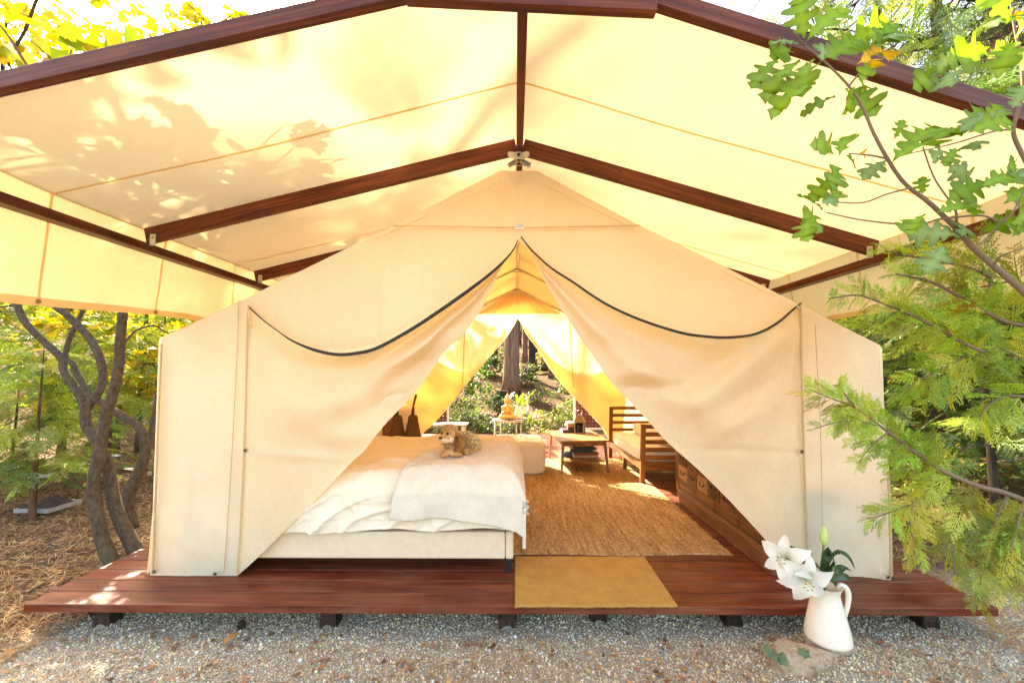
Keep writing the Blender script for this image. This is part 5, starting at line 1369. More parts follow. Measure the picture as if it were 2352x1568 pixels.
# ------------------------------------------------------------------ conifers and broadleaf trees around
def trunk(par, x, y, h, r0, r1, mat, lean=(0, 0), seed=0, sides=12):
    z0 = float(gz(np.array(x), np.array(y))) - 0.1
    zs = np.linspace(0, 1, 24)
    pts = np.stack([x + lean[0] * zs + 0.12 * r0 * 4 * vnoise(np.stack([zs * 3, zs * 0 + seed, zs * 0], 1), seed), y + lean[1] * zs, z0 + zs * h], 1)
    rad = r1 + (r0 - r1) * (1 - zs) + r0 * 0.45 * np.exp(-zs * h / 0.35)
    V, F, U = tube_data(pts, rad, sides)
    a = np.arctan2(V[:, 1] - y, V[:, 0] - x)
    V[:, :2] += (0.05 * r0 * np.sin(a * 5 + seed) * np.array([np.cos(a), np.sin(a)])).T
    return mesh_obj("trunk", V, F, mat, par, smooth=True, uv=U), pts, rad
def cedar(x, y, h, label, n, base, size=0.55, r0=0.06, lo=0.12, alt=None, lib=None, spread=1.0, lean=(0, 0), grp=None, bark=None, bare=0):
    t = thing("cedar_tree", label, "tree", (x, y, float(gz(np.array(x), np.array(y)))), grp)
    tr, pts, rad = trunk(t, x, y, h, r0, r0 * 0.15, bark or BARKC, lean, int(abs(x * 13 + y * 7)) % 97, 8)
    f = lo + (1 - lo) * rng.random(n) ** 0.9
    a = rng.uniform(0, 2 * math.pi, n)
    L = spread * (0.25 + 0.9 * (1 - f)) * h * 0.28
    rr = L * rng.random(n) ** 0.6
    ctr = np.stack([np.interp(f, np.linspace(0, 1, 24), pts[:, k]) for k in range(3)], 1)
    d = np.stack([np.cos(a), np.sin(a), rng.normal(-0.15, 0.2, n)], 1)
    pos = ctr + d * rr[:, None] * np.array([1, 1, 0.5])
    V, F, C = sprays(lib or SPR_LO, pos, d + rng.normal(0, 0.25, d.shape), size * rng.uniform(0.6, 1.25, n), tints(n, base, 0.3, alt, 0.2))
    mesh_obj("crown", V, F, CEDAR, t, col=C)
    m = MB(); k = 0
    for i in range(max(6, n // 25) + bare):
        ff = rng.uniform(lo if i < n // 25 else 0.05, 0.95); aa = rng.uniform(0, 6.28); l = spread * (0.25 + 0.9 * (1 - ff)) * h * 0.25
        b = np.array([np.interp(ff, np.linspace(0, 1, 24), pts[:, q]) for q in range(3)])
        m.tube(wob([b, b + [l * 0.5 * math.cos(aa), l * 0.5 * math.sin(aa), 0.02], b + [l * math.cos(aa), l * math.sin(aa), -0.12 * l]], 6, 0.03, i), [r0 * 0.22, r0 * 0.06], 5)
    m.make("limbs", bark or BARKC, t, kind="stuff")
    return t
def broad(x, y, h, label, n, base, crown, tmpl, size, r0=0.06, alt=None, frac=0.3, bark=None, grp=None, lean=(0, 0), name="maple_tree", droop=-0.35):
    t = thing(name, label, "tree", (x, y, float(gz(np.array(x), np.array(y)))), grp)
    tr, pts, rad = trunk(t, x, y, h, r0, r0 * 0.3, bark or BARKM, lean, int(abs(x * 11 + y * 5)) % 91, 8)
    P_ = []; m = MB()
    for (c, r) in crown:
        P_.append(clump(c, r, int(n / len(crown))))
        b = pts[rng.integers(10, 20)]
        m.tube(wob([b, (b + np.array(c)) / 2 + [0, 0, 0.1], c, np.array(c) + rng.normal(0, 0.5, 3) * np.array(r)], 10, 0.06, len(P_)), [r0 * 0.5, r0 * 0.1], 6)
        for q in range(4):
            e = np.array(c) + rng.normal(0, 0.6, 3) * np.array(r); m.tube(wob([np.array(c) * 0.6 + b * 0.4, (np.array(c) + e) / 2, e], 7, 0.05, q), [r0 * 0.25, r0 * 0.06], 5)
    m.make("limbs", bark or BARKM, t, kind="stuff")
    pos = np.concatenate(P_)
    V, F, C = leafy(tmpl, pos, size * rng.uniform(0.6, 1.25, len(pos)), tints(len(pos), base, 0.28, alt, frac), droop)
    mesh_obj("crown", V, F, LEAF, t, col=C)
    return t

GRN, GRN2, YG, YEL = (0.06, 0.11, 0.03), (0.1, 0.18, 0.045), (0.27, 0.34, 0.05), (0.6, 0.46, 0.04)
# curved grey trunks at the deck's left edge
mt = thing("maple_tree", "tree of three intertwined curving grey trunks beside the deck's left edge", "tree", P(270, 1270, 3.3).tolist())
def tr_px(nm, pts, Y, rpx, up=None):
    Ys = np.linspace(Y[0], Y[1], len(pts)); q = [P(x, y, yy) for (x, y), yy in zip(pts, Ys)]
    if up is not None: q += [np.array(e) for e in up]
    q = wob(q, 60, 0.008, len(pts))
    MB().tube(q, [r / F_PX * Y[0] * 0.62 for r in rpx], 14).make(nm, BARKM, mt, smooth=True)
tr_px("trunk", [(262, 1300), (238, 1244), (220, 1176), (214, 1109), (227, 1041), (238, 974), (256, 911), (270, 848), (276, 785), (283, 717), (289, 640)], (3.18, 3.3), [24, 20, 19, 18.5, 17, 16, 15, 14, 13], [(-3.2, 3.6, 2.9), (-3.4, 4.2, 4.1), (-3.6, 4.4, 4.9)])
tr_px("trunk", [(312, 1272), (281, 1205), (259, 1131), (247, 1064), (222, 1014), (197, 974), (197, 925)], (3.3, 3.38), [25, 21, 19, 17, 17, 16])
tr_px("limb", [(197, 940), (188, 915), (171, 888), (150, 852), (142, 821), (103, 785), (63, 744), (42, 700), (30, 640)], (3.38, 3.5), [15, 13, 12.5, 12, 11, 10], [(-4.3, 3.9, 2.9), (-4.2, 4.3, 4.1)])
tr_px("limb", [(199, 940), (216, 915), (231, 890), (236, 852), (223, 807), (198, 767), (157, 726), (124, 699), (90, 640)], (3.38, 3.6), [15, 14, 13.5, 13, 12, 11, 10], [(-4.0, 4.1, 3.1), (-3.3, 4.6, 4.3)])
tr_px("trunk", [(298, 1215), (290, 1149), (313, 1091), (332, 1046), (326, 1000), (312, 974), (275, 951), (234, 924), (202, 902), (182, 865), (170, 838), (160, 780)], (3.6, 3.9), [26, 20, 17, 16, 14, 13, 12, 11, 9, 7], [(-4.2, 4.4, 2.9)])
tr_px("limb", [(332, 1046), (345, 1000), (352, 960), (360, 900)], (3.7, 4.0), [13, 9, 7])
tr_px("branch", [(283, 790), (310, 760), (350, 748), (375, 760), (395, 770)], (3.6, 4.2), [4, 4, 3, 2])
tr_px("branch", [(0, 705), (60, 698), (110, 702), (160, 710)], (3.9, 3.6), [3, 3, 4, 4])
tr_px("branch", [(36, 165), (20, 140), (60, 70), (92, -20)], (3.6, 3.2), [4, 5, 5, 5])
# its crown: counted leaves nearest the top-left of the picture, the rest as one mass
# three bands of boughs leaning over the fly's left half
cl = [((-3.3, 3.4, 3.45), (1.2, 0.9, 0.35), 190), ((-2.35, 3.2, 3.25), (0.8, 0.6, 0.2), 90), ((-1.75, 3.1, 3.15), (0.6, 0.4, 0.12), 40), ((-2.6, 2.7, 3.15), (0.8, 0.4, 0.2), 60), ((-4.4, 4.9, 4.7), (1.2, 1.1, 0.6), 120), ((-4.9, 4.2, 3.8), (1.3, 1.5, 1.0), 260), ((-4.4, 5.2, 2.9), (0.9, 1.2, 0.5), 240), ((-4.35, 5.25, 2.45), (0.4, 0.4, 0.4), 150), ((-2.9, 5.6, 3.6), (0.7, 0.9, 0.3), 70)]
pos = np.concatenate([clump(c, r, n, 9) for c, r, n in cl])
pos = pos[pos[:, 2] > np.where((pos[:, 0] > -2.7), fly_z(pos[:, 0]) + 0.45, 1.9)]
n = len(pos)
dd = np.stack([rng.normal(size=n), rng.normal(size=n), rng.normal(-0.35, 0.35, n)], 1)
rot = dirs_to_rot(dd); siz = 0.135 * rng.uniform(0.6, 1.25, n); col = tints(n, (0.42, 0.38, 0.035), 0.2, (0.2, 0.3, 0.03), 0.35)
# which show largest in the frame?
rel = (pos - np.array([0, 0, EYE])) @ _MW
px = CX + rel[:, 0] / -rel[:, 2] * F_PX; py = CY - rel[:, 1] / -rel[:, 2] * F_PX
vis = (px > -40) & (px < 1000) & (py > -40) & (py < 235 - 0.225 * px) & (rel[:, 2] < 0)
order = np.where(vis, siz / -rel[:, 2], 0)
top = np.argsort(-order)[:290]; top = top[order[top] > 0]
rest = np.setdiff1d(np.arange(n), top)
V, F, C = stamp(MAPLE[0], MAPLE[1], pos[rest], rot[rest], siz[rest], col[rest])
mesh_obj("crown", V, F, LEAF, mt, col=C, kind="stuff")
lmesh = []
for c in ((0.45, 0.42, 0.04), (0.3, 0.36, 0.035), (0.55, 0.42, 0.03), (0.2, 0.3, 0.03), (0.5, 0.3, 0.04)):
    o = mesh_obj("leaf", MAPLE[0], MAPLE[1], LEAF, None, col=np.tile([c], (len(MAPLE[0]), 1))); lmesh.append(o.data); bpy.data.objects.remove(o)
def place_leaf(par, me, p, M, s):
    o = bpy.data.objects.new("leaf", me); COL.objects.link(o); o.parent = par
    mm = Matrix(M.tolist()).to_4x4() @ Matrix.Scale(float(s), 4); mm.translation = Vector((np.array(p) - ORG[par.name]).tolist()); o.matrix_local = mm
for i in top: place_leaf(mt, lmesh[rng.integers(0, 5)], pos[i], rot[i], siz[i])
m = MB()
for c, r, k in cl:
    for q in range(7):
        e = np.array(c) + rng.normal(0, 0.55, 3) * np.array(r); s = np.array(c) + np.array([-0.9, 0.5, -0.1]) * np.array(r)
        m.tube(wob([s, (s + e) / 2 + [0, 0, 0.05], e], 8, 0.05, q), [0.014, 0.004], 5)
    m.tube(wob([(-2.9 if c[0] > -4 else -4.1, 4.0, 3.0), np.array(c) * 0.5 + np.array([-1.5, 2.0, 1.6]), c], 10, 0.06, 3), [0.035, 0.014], 6)
m.make("twigs", TWIG, mt, kind="stuff")

hm = P(470, 40, 6.6)
broad(hm[0] - 1.2, 7.2, hm[2] - 0.3, "tall thin maple with sparse leaves over the left rafter", 170, (0.4, 0.42, 0.05), [(hm, (1.1, 0.7, 0.45))], MAPLE, 0.16, 0.04, YEL, 0.4)
# left middle distance: feathery saplings, yellow maples, dark trunks behind
mp1, mp2, mp3 = P(325, 800, 4.9), P(318, 900, 5.2), P(210, 735, 5.0)
broad(-4.75, 5.6, 2.3, "low maple of bright yellow leaves right of the curving trunks", 620, YEL, [(mp1, (0.45, 0.4, 0.42)), (mp2, (0.4, 0.4, 0.3)), (mp3, (0.7, 0.4, 0.25))], MAPLE, 0.1, 0.025, YG, 0.35)
cedar(-5.0, 5.2, 2.1, "slender light green cedar sapling behind the curving grey trunks", 150, YG, 0.42, 0.03, 0.18, GRN2, SPR_MID, 1.5)
cedar(-4.6, 4.05, 1.75, "young feathery cedar at the far left with low drooping sprays", 120, (0.3, 0.36, 0.055), 0.36, 0.025, 0.3, GRN2, SPR_MID, 1.5)
cedar(-6.9, 6.4, 3.4, "light green cedar at the left behind the low ground pile", 230, YG, 0.5, 0.05, 0.14, YEL, SPR_LO, 1.25)
cedar(-8.2, 10.5, 3.6, "mid green cedar deep in the left wood", 260, YG, 0.8, 0.09, 0.1, GRN, SPR_LO)
cedar(-13.5, 9.0, 4.0, "broad green cedar at the far left of the wood", 300, (0.08, 0.13, 0.03), 0.8, 0.09, 0.1, GRN, SPR_LO, 1.2)
cedar(-3.85, 6.2, 1.5, "little bright cedar close to the tent's left wall", 150, YG, 0.34, 0.025, 0.15, GRN2, SPR_MID, 1.5)
broad(-6.2, 8.3, 4.2, "yellow autumn maple just left of the tent wall", 1300, YEL, [((-5.6, 7.8, 2.6), (1.2, 1.0, 0.7)), ((-6.6, 8.6, 3.4), (1.3, 1.2, 0.9)), ((-4.9, 7.2, 1.9), (0.8, 0.8, 0.5))], MAPLE, 0.14, 0.05, YG, 0.4)
broad(-9.4, 8.8, 4.5, "yellow and green maple further left in the wood", 1300, (0.35, 0.36, 0.04), [((-9.0, 8.4, 2.7), (1.7, 1.2, 0.9)), ((-10, 9.2, 3.8), (1.6, 1.4, 0.9))], MAPLE, 0.15, 0.06, YEL, 0.4)
broad(-7.6, 13.0, 5.5, "golden maple deep in the left wood before the slope", 2000, YEL, [((-7.4, 12.6, 3.5), (1.9, 1.4, 1.1)), ((-9.2, 13, 2.6), (1.9, 1.4, 1.0))], MAPLE, 0.2, 0.08, YG, 0.5)
broad(-7.0, 7.4, 6.8, "high maple with yellow leaves above the fly's left corner", 1700, YEL, [((-7.2, 6.8, 6.6), (1.8, 1.3, 1.0)), ((-6.9, 8.4, 6.6), (1.0, 0.8, 0.6))], MAPLE, 0.16, 0.05, (0.3, 0.36, 0.03), 0.4)
for k, (x, y, h, r, lb_) in enumerate(((-12.5, 14.5, 12, 0.2, "dark straight trunk at the far left edge of the wood"), (-9.6, 16.0, 13, 0.22, "tall dark trunk behind the golden maple on the left"), (-6.4, 17.0, 13, 0.2, "thin dark trunk behind the tent's left wall"), (-14.8, 11.5, 11, 0.16, "far left leaning dark trunk"), (-5.9, 9.6, 9, 0.07, "thin grey pole trunk near the tent's left wall"))):
    cedar(x, y, h, lb_, 60, GRN, 1.0, r, 0.55, None, SPR_LO, 0.8, (0.3 * (-1) ** k, 0), None, BARKD, 8)

broad(-3.5, 10.9, 4.9, "slim maple behind the porch shading the rear doorway", 200, (0.3, 0.34, 0.05), [((-3.0, 10.05, 4.6), (0.6, 0.4, 0.35))], MAPLE, 0.17, 0.05, YEL, 0.3)
broad(-7.2, 7.6, 3.0, "bright yellow green understorey tree behind the curving trunks", 1500, YG, [((-6.6, 7.2, 1.4), (1.1, 0.8, 0.8)), ((-7.6, 8.0, 2.2), (1.2, 0.9, 0.8))], OVAL, 0.13, 0.035, YEL, 0.3, None, None, (0, 0), "understorey_tree")
broad(-9.5, 7.4, 3.2, "pale green understorey tree at the far left", 1500, (0.22, 0.32, 0.06), [((-9.0, 7.0, 1.2), (1.3, 0.9, 0.9)), ((-9.8, 7.6, 2.4), (1.4, 1.0, 0.8))], OVAL, 0.13, 0.035, YG, 0.4, None, None, (0, 0), "understorey_tree")
broad(-6.6, 10.6, 3.6, "dense sunlit green thicket tree further back on the left", 1600, (0.2, 0.3, 0.055), [((-6.2, 10.2, 1.3), (1.2, 0.8, 0.9)), ((-8.0, 10.8, 1.6), (1.4, 0.9, 1.0))], OVAL, 0.15, 0.04, YG, 0.4, None, None, (0, 0), "understorey_tree")
cedar(-5.6, 4.7, 1.6, "small bright cedar with trailing sprays at the left edge", 130, YG, 0.4, 0.02, 0.2, GRN2, SPR_MID, 1.7)
# bushes and low plants
def bush(x, y, r, label, base, n, size=0.06, alt=None, z=None, grp=None, tmpl=OVAL):
    g = float(gz(np.array(x), np.array(y)))
    t = thing("bush", label, "bush", (x, y, g), grp)
    pos = clump((x, y, g + r[2] * 0.75), r, n, 8); pos = pos[pos[:, 2] > g + 0.02]
    V, F, C = leafy(tmpl, pos, size * rng.uniform(0.6, 1.4, len(pos)), tints(len(pos), base, 0.3, alt, 0.25), -0.1, 0.6)
    mesh_obj("foliage", V, F, LEAF, t, col=C)
    m = MB()
    for q in range(9): m.tube(wob([(x + rng.normal(0, 0.05), y + rng.normal(0, 0.05), g - 0.02), (x + rng.normal(0, 0.3) * r[0], y + rng.normal(0, 0.3) * r[1], g + r[2] * 0.6), (x + rng.normal(0, 0.6) * r[0], y + rng.normal(0, 0.6) * r[1], g + r[2] * 1.3)], 7, 0.03, q), [0.012, 0.003], 5)
    m.make("stems", TWIG, t, kind="stuff")
    return t
BG = (0.09, 0.17, 0.05)
bush(-1.55, 11.6, (1.0, 0.7, 0.95), "tall leafy green bush left of the big redwood trunk", BG, 2000, 0.11, (0.1, 0.17, 0.04))
bush(-2.3, 10.3, (0.8, 0.5, 0.5), "pale flowering bush behind the left lattice railing", (0.12, 0.16, 0.07), 1500, 0.075, (0.4, 0.38, 0.2))
bush(-1.2, 9.75, (0.85, 0.35, 0.36), "low feathery green bush at the porch edge behind the bench", (0.1, 0.17, 0.045), 1500, 0.075, (0.2, 0.25, 0.07))
bush(0.05, 9.6, (0.6, 0.3, 0.33), "low green bush behind the round porch table", (0.1, 0.17, 0.04), 1100, 0.07, (0.22, 0.26, 0.05))
bush(0.95, 9.8, (0.6, 0.35, 0.34), "yellow green bush behind the books on the oak table", (0.14, 0.19, 0.04), 1300, 0.07, (0.28, 0.28, 0.06))
bush(1.5, 10.6, (0.55, 0.4, 0.45), "loose grey green bush right of the rear doorway", (0.1, 0.15, 0.06), 1000, 0.075, (0.2, 0.24, 0.07))
bush(0.25, 14.6, (0.7, 0.5, 0.5), "small light shrub on the slope right of the redwood trunk", (0.12, 0.19, 0.06), 800, 0.1)
bush(-1.0, 16.0, (1.0, 0.7, 0.9), "green shrub on the slope high behind the redwood trunk", (0.06, 0.12, 0.035), 1200, 0.13, (0.14, 0.2, 0.05))
bush(0.75, 12.3, (0.55, 0.35, 0.32), "low straggling shrub on the brown slope behind the oak table", (0.12, 0.18, 0.05), 420, 0.08, YG)
bush(-0.35, 11.6, (0.4, 0.3, 0.3), "small dark green shrub at the foot of the big redwood", (0.07, 0.13, 0.035), 500, 0.08)
bush(1.9, 14.0, (0.7, 0.4, 0.5), "green shrub half hidden by the right rear flap", (0.1, 0.17, 0.045), 700, 0.1, YG)
bush(1.55, 17.5, (0.9, 0.6, 0.6), "sparse yellow green shrub far up the brown slope", (0.2, 0.22, 0.05), 500, 0.12)
broad(0.9, 18.5, 6.0, "thin yellow green understorey tree up the slope behind the tent", 1300, (0.14, 0.2, 0.05), [((0.7, 18, 4.6), (1.6, 1.0, 0.8)), ((1.4, 18.6, 3.6), (1.2, 1.0, 0.5)), ((-0.5, 18.8, 5.4), (1.2, 0.8, 0.6))], OVAL, 0.2, 0.05, YG, 0.4, BARKD, None, (0.3, 0), "understorey_tree")

# trunks seen through the rear doorway
def conifer(x, y, h, r, label, mat=None, crown_from=0.55, n=130, name="redwood_tree", lean=(0, 0)):
    t = thing(name, label, "tree", (x, y, float(gz(np.array(x), np.array(y)))))
    tr, pts, rad = trunk(t, x, y, h, r, r * 0.45, mat or BARKR, lean, int(abs(x * 31 + y * 3)) % 89, 20)
    f = crown_from + (1 - crown_from) * rng.random(n); a = rng.uniform(0, 6.28, n); rr = rng.random(n) ** 0.7 * (1.3 - 0.6 * f) * 1.7
    pos = np.stack([np.interp(f, np.linspace(0, 1, 24), pts[:, k]) for k in range(3)], 1) + np.stack([np.cos(a) * rr, np.sin(a) * rr, -0.12 * rr], 1)
    V, F, C = sprays(SPR_LO, pos, np.stack([np.cos(a), np.sin(a), 0 * a - 0.25], 1), rng.uniform(0.6, 1.3, n), tints(n, (0.04, 0.075, 0.025), 0.3))
    mesh_obj("crown", V, F, CEDAR, t, col=C)
    return t
for x, Y_, h, wpx, lb_, mt_ in ((1172, 13.5, 13, 37, "big furrowed redwood trunk behind the golden statue", BARKR), (1100, 17, 13, 20, "dark redwood trunk up the slope left of the big one", BARKR), (1205, 19, 13, 12, "slim trunk close to the right side of the big redwood", BARKR),
                             (1221, 15.5, 12, 16, "dark burnt trunk right of the big redwood with a spreading foot", BARKD), (1272, 15.8, 12, 22, "redwood trunk standing on the brown slope by the rear flap", BARKR), (1240, 23, 14, 11, "far thin trunk high on the slope", BARKD), (1137, 22, 14, 12, "far thin trunk left of the big redwood", BARKD), (1083, 13.5, 12, 12, "thin dark trunk among bushes by the left rear flap", BARKD), (1188, 25, 14, 13, "farthest dark trunk high behind the big redwood", BARKD), (1258, 27, 14, 16, "wide far trunk in shade at the slope's top right", BARKD), (1300, 20, 13, 14, "dark trunk hidden half by the right rear flap", BARKD), (1228, 21, 14, 13, "slender dark trunk up the slope between two wider ones", BARKD), (1249, 18.5, 13, 15, "dark upright trunk left of the one by the rear flap", BARKR), (1212, 30, 14, 14, "faraway trunk at the top of the brown slope", BARKD)):
    p = P(x, 900, Y_); conifer(p[0], Y_, h, wpx / F_PX * Y_ / 2, lb_, mt_, 0.6, 110)
st_ = P(1152, 930, 12.2); g0 = float(gz(st_[0], 12.2)); t = thing("tree_stump", "black charred stump left of the redwood's foot", "stump", (st_[0], 12.2, g0))
MB().lathe([(0.001, -0.1), (0.34, -0.1), (0.27, 0.1), (0.22, 0.3), (0.19, 0.45), (0.12, 0.42), (0.001, 0.36)], (st_[0], 12.2, g0), 14).make("wood", BARKD, t)
lg = [P(1225, 893, 16.5), P(1262, 879, 17.0), P(1300, 868, 17.5)]
for q in lg: q[2] = float(gz(q[0], q[1])) + 0.16
o = MB().tube(wob(lg, 14, 0.05, 4), [0.12, 0.1, 0.07], 10).make("fallen_log", BARKD, smooth=True); tag(o, "dark fallen log lying across the brown slope", "log")

# right side wood
cedar(4.15, 3.75, 4.2, "near dark stemmed cedar sapling right of the tent", 420, (0.1, 0.17, 0.035), 0.42, 0.035, 0.1, YG, SPR_MID, 1.15, (0.25, 0.2), None, BARKD)
cedar(5.6, 5.6, 4.6, "dense dark green cedar beside the tent's right wall", 620, GRN2, 0.55, 0.06, 0.03, YG, SPR_LO, 1.1)
cedar(4.3, 6.6, 3.4, "green cedar close behind the tent's right wall", 420, (0.05, 0.1, 0.03), 0.5, 0.05, 0.03, GRN2, SPR_LO, 1.1)
cedar(7.6, 6.0, 5.5, "tall green cedar at the right edge of the wood", 620, GRN2, 0.65, 0.08, 0.04, YG, SPR_LO, 1.1)
cedar(8.2, 9.5, 7.0, "big shaded cedar behind on the right", 600, GRN, 0.9, 0.12, 0.05, GRN2, SPR_LO, 1.0)
cedar(11.5, 8.5, 7.5, "broad cedar at the far right", 600, GRN, 0.95, 0.13, 0.05, GRN2, SPR_LO, 1.0)
bush(4.6, 4.7, (0.9, 0.7, 0.5), "low golden brown bush right of the deck", (0.26, 0.2, 0.05), 900, 0.06, YG)
bush(6.2, 4.4, (0.8, 0.7, 0.8), "bright yellow green bush at the right edge", (0.2, 0.25, 0.05), 1500, 0.07, (0.1, 0.17, 0.04))
broad(6.8, 8.4, 5.0, "bright leafed tree glowing behind the right cedars", 2400, (0.2, 0.28, 0.05), [((6.2, 7.8, 2.2), (1.3, 1.0, 0.9)), ((7.4, 8.6, 2.8), (1.5, 1.2, 1.0))], OVAL, 0.12, 0.05, (0.3, 0.33, 0.06), 0.4, None, None, (0, 0), "leafy_tree")
def big_conifer(x, y, h, r, label, n, limbs, mat=BARKR):
    t = thing("conifer_tree", label, "tree", (x, y, float(gz(np.array(x), np.array(y)))))
    tr, pts, rad = trunk(t, x, y, h, r, r * 0.5, mat, (0.1, 0), 5, 20)
    P_, D_ = [], []
    for i in range(limbs):
        m = MB()
        z = rng.uniform(3.0, h - 0.5); a = rng.uniform(0, 6.28); L = rng.uniform(1.2, 2.8)
        b = np.array([np.interp(z, pts[:, 2], pts[:, 0]), np.interp(z, pts[:, 2], pts[:, 1]), z]); d = np.array([math.cos(a), math.sin(a), rng.uniform(-0.35, 0.1)])
        q = wob([b, b + d * L * 0.5 + [0, 0, 0.1], b + d * L + [0, 0, -0.35]], 10, 0.1, i); m.tube(q, [0.03, 0.006], 5)
        for s in range(9):
            k = rng.integers(3, 10); e = q[k] + rng.normal(0, 0.35, 3) + [0, 0, -0.15]; m.tube(wob([q[k], (q[k] + e) / 2, e], 5, 0.05, s + i), [0.009, 0.002], 4)
            if rng.random() < 0.75: P_.append(e); D_.append(e - q[k] + [0, 0, -0.1])
        m.make("limb", BARKD, t)
    pos = np.array(P_); V, F, C = sprays(SPR_LO, pos, np.array(D_), rng.uniform(0.45, 0.95, len(pos)), tints(len(pos), (0.1, 0.15, 0.045), 0.35, (0.26, 0.3, 0.08), 0.35))
    mesh_obj("crown", V, F, CEDAR, t, col=C)
pR = P(2305, 100, 6.4)
big_conifer(pR[0], 6.4, 11, 0.21, "tall furrowed conifer trunk rising above the fly's right corner", 0, 46)
big_conifer(P(2150, 60, 8.2)[0], 8.2, 12, 0.14, "dark twiggy conifer above the right rafter", 0, 60, BARKD)
big_conifer(P(1830, 40, 9.5)[0], 9.5, 12, 0.12, "pale green conifer top above the right rafter", 0, 50, BARKD)
big_conifer(P(2010, 40, 11)[0], 11, 13, 0.16, "far conifer between the two near ones on the right", 0, 50, BARKD)
big_conifer(P(600, 20, 12)[0], 13, 12, 0.14, "far conifer above the left rafter", 0, 34, BARKD)

# oak bough hanging in from the right
OY = 1.28
oak = thing("oak_branch", "oak bough with lobed green leaves reaching in before the fly's right corner", "branch", P(2400, 720, 1.3).tolist())
def bough(nm, pts, r, Y0, Y1, ext=None):
    q = [P(x, y, Y0 + (Y1 - Y0) * i / (len(pts) - 1)) for i, (x, y) in enumerate(pts)]
    if ext is not None: q = [np.array(ext)] + q
    MB().tube(wob(q, 40, 0.004, len(pts)), [a / F_PX * OY * 0.78 for a in r], 8).make(nm, TWIG, oak, smooth=True)
bough("limb", [(2420, 735), (2351, 670), (2283, 611), (2237, 570), (2197, 524), (2137, 465), (2078, 419), (2037, 360), (2005, 301), (1982, 246), (1950, 196), (1896, 141), (1850, 105)], [10, 9, 8, 7, 5.5, 5, 4, 3.2, 2.4], 1.35, 1.22)
bough("limb", [(2420, 480), (2352, 355), (2329, 301), (2338, 255), (2347, 205), (2340, 130), (2326, 60), (2315, -20)], [7, 6, 5, 4, 3], 1.4, 1.3)
for pts in ([(2197, 510), (2192, 479), (2146, 410), (2119, 337)], [(2155, 504), (2101, 517), (1987, 508), (1900, 490)], [(2092, 431), (2037, 447), (1982, 467), (1914, 465)], [(2037, 365), (2000, 356), (1950, 351)], [(2329, 301), (2283, 303), (2192, 328), (2092, 351)], [(2240, 570), (2270, 545), (2310, 500), (2352, 470)],
            [(2283, 611), (2300, 590), (2352, 570)], [(1950, 196), (1975, 165), (2010, 120)], [(2340, 130), (2250, 140), (2170, 150)], [(1850, 105), (1835, 90), (1822, 70)], [(2155, 504), (2250, 495), (2310, 505), (2352, 440)]):
    bough("twig", pts, [3.2, 2.6, 1.6], 1.27, 1.24 + rng.uniform(-0.06, 0.06))
ol = []
for (bd, fo_, si), c in zip(((0.25, 0.18, 0.1), (0.6, 0.35, -0.15), (-0.3, 0.3, 0.2), (0.45, -0.2, 0.0), (0.9, 0.4, -0.1)), ((0.11, 0.2, 0.014), (0.14, 0.24, 0.017), (0.09, 0.17, 0.017), (0.14, 0.22, 0.075), (0.5, 0.28, 0.02))):
    ov, of = oak_leaf(bd, fo_, si); nh = len(ov) // 3; isr = np.zeros((len(ov), 1)); isr[nh:2 * nh] = 1
    o = mesh_obj("leaf", ov, of, OAKL, None, smooth=True, col=np.clip(np.tile([c], (len(ov), 1)) * np.where(isr > 0, 1.7, 1.0), 0, 1)); ol.append(o.data); bpy.data.objects.remove(o)
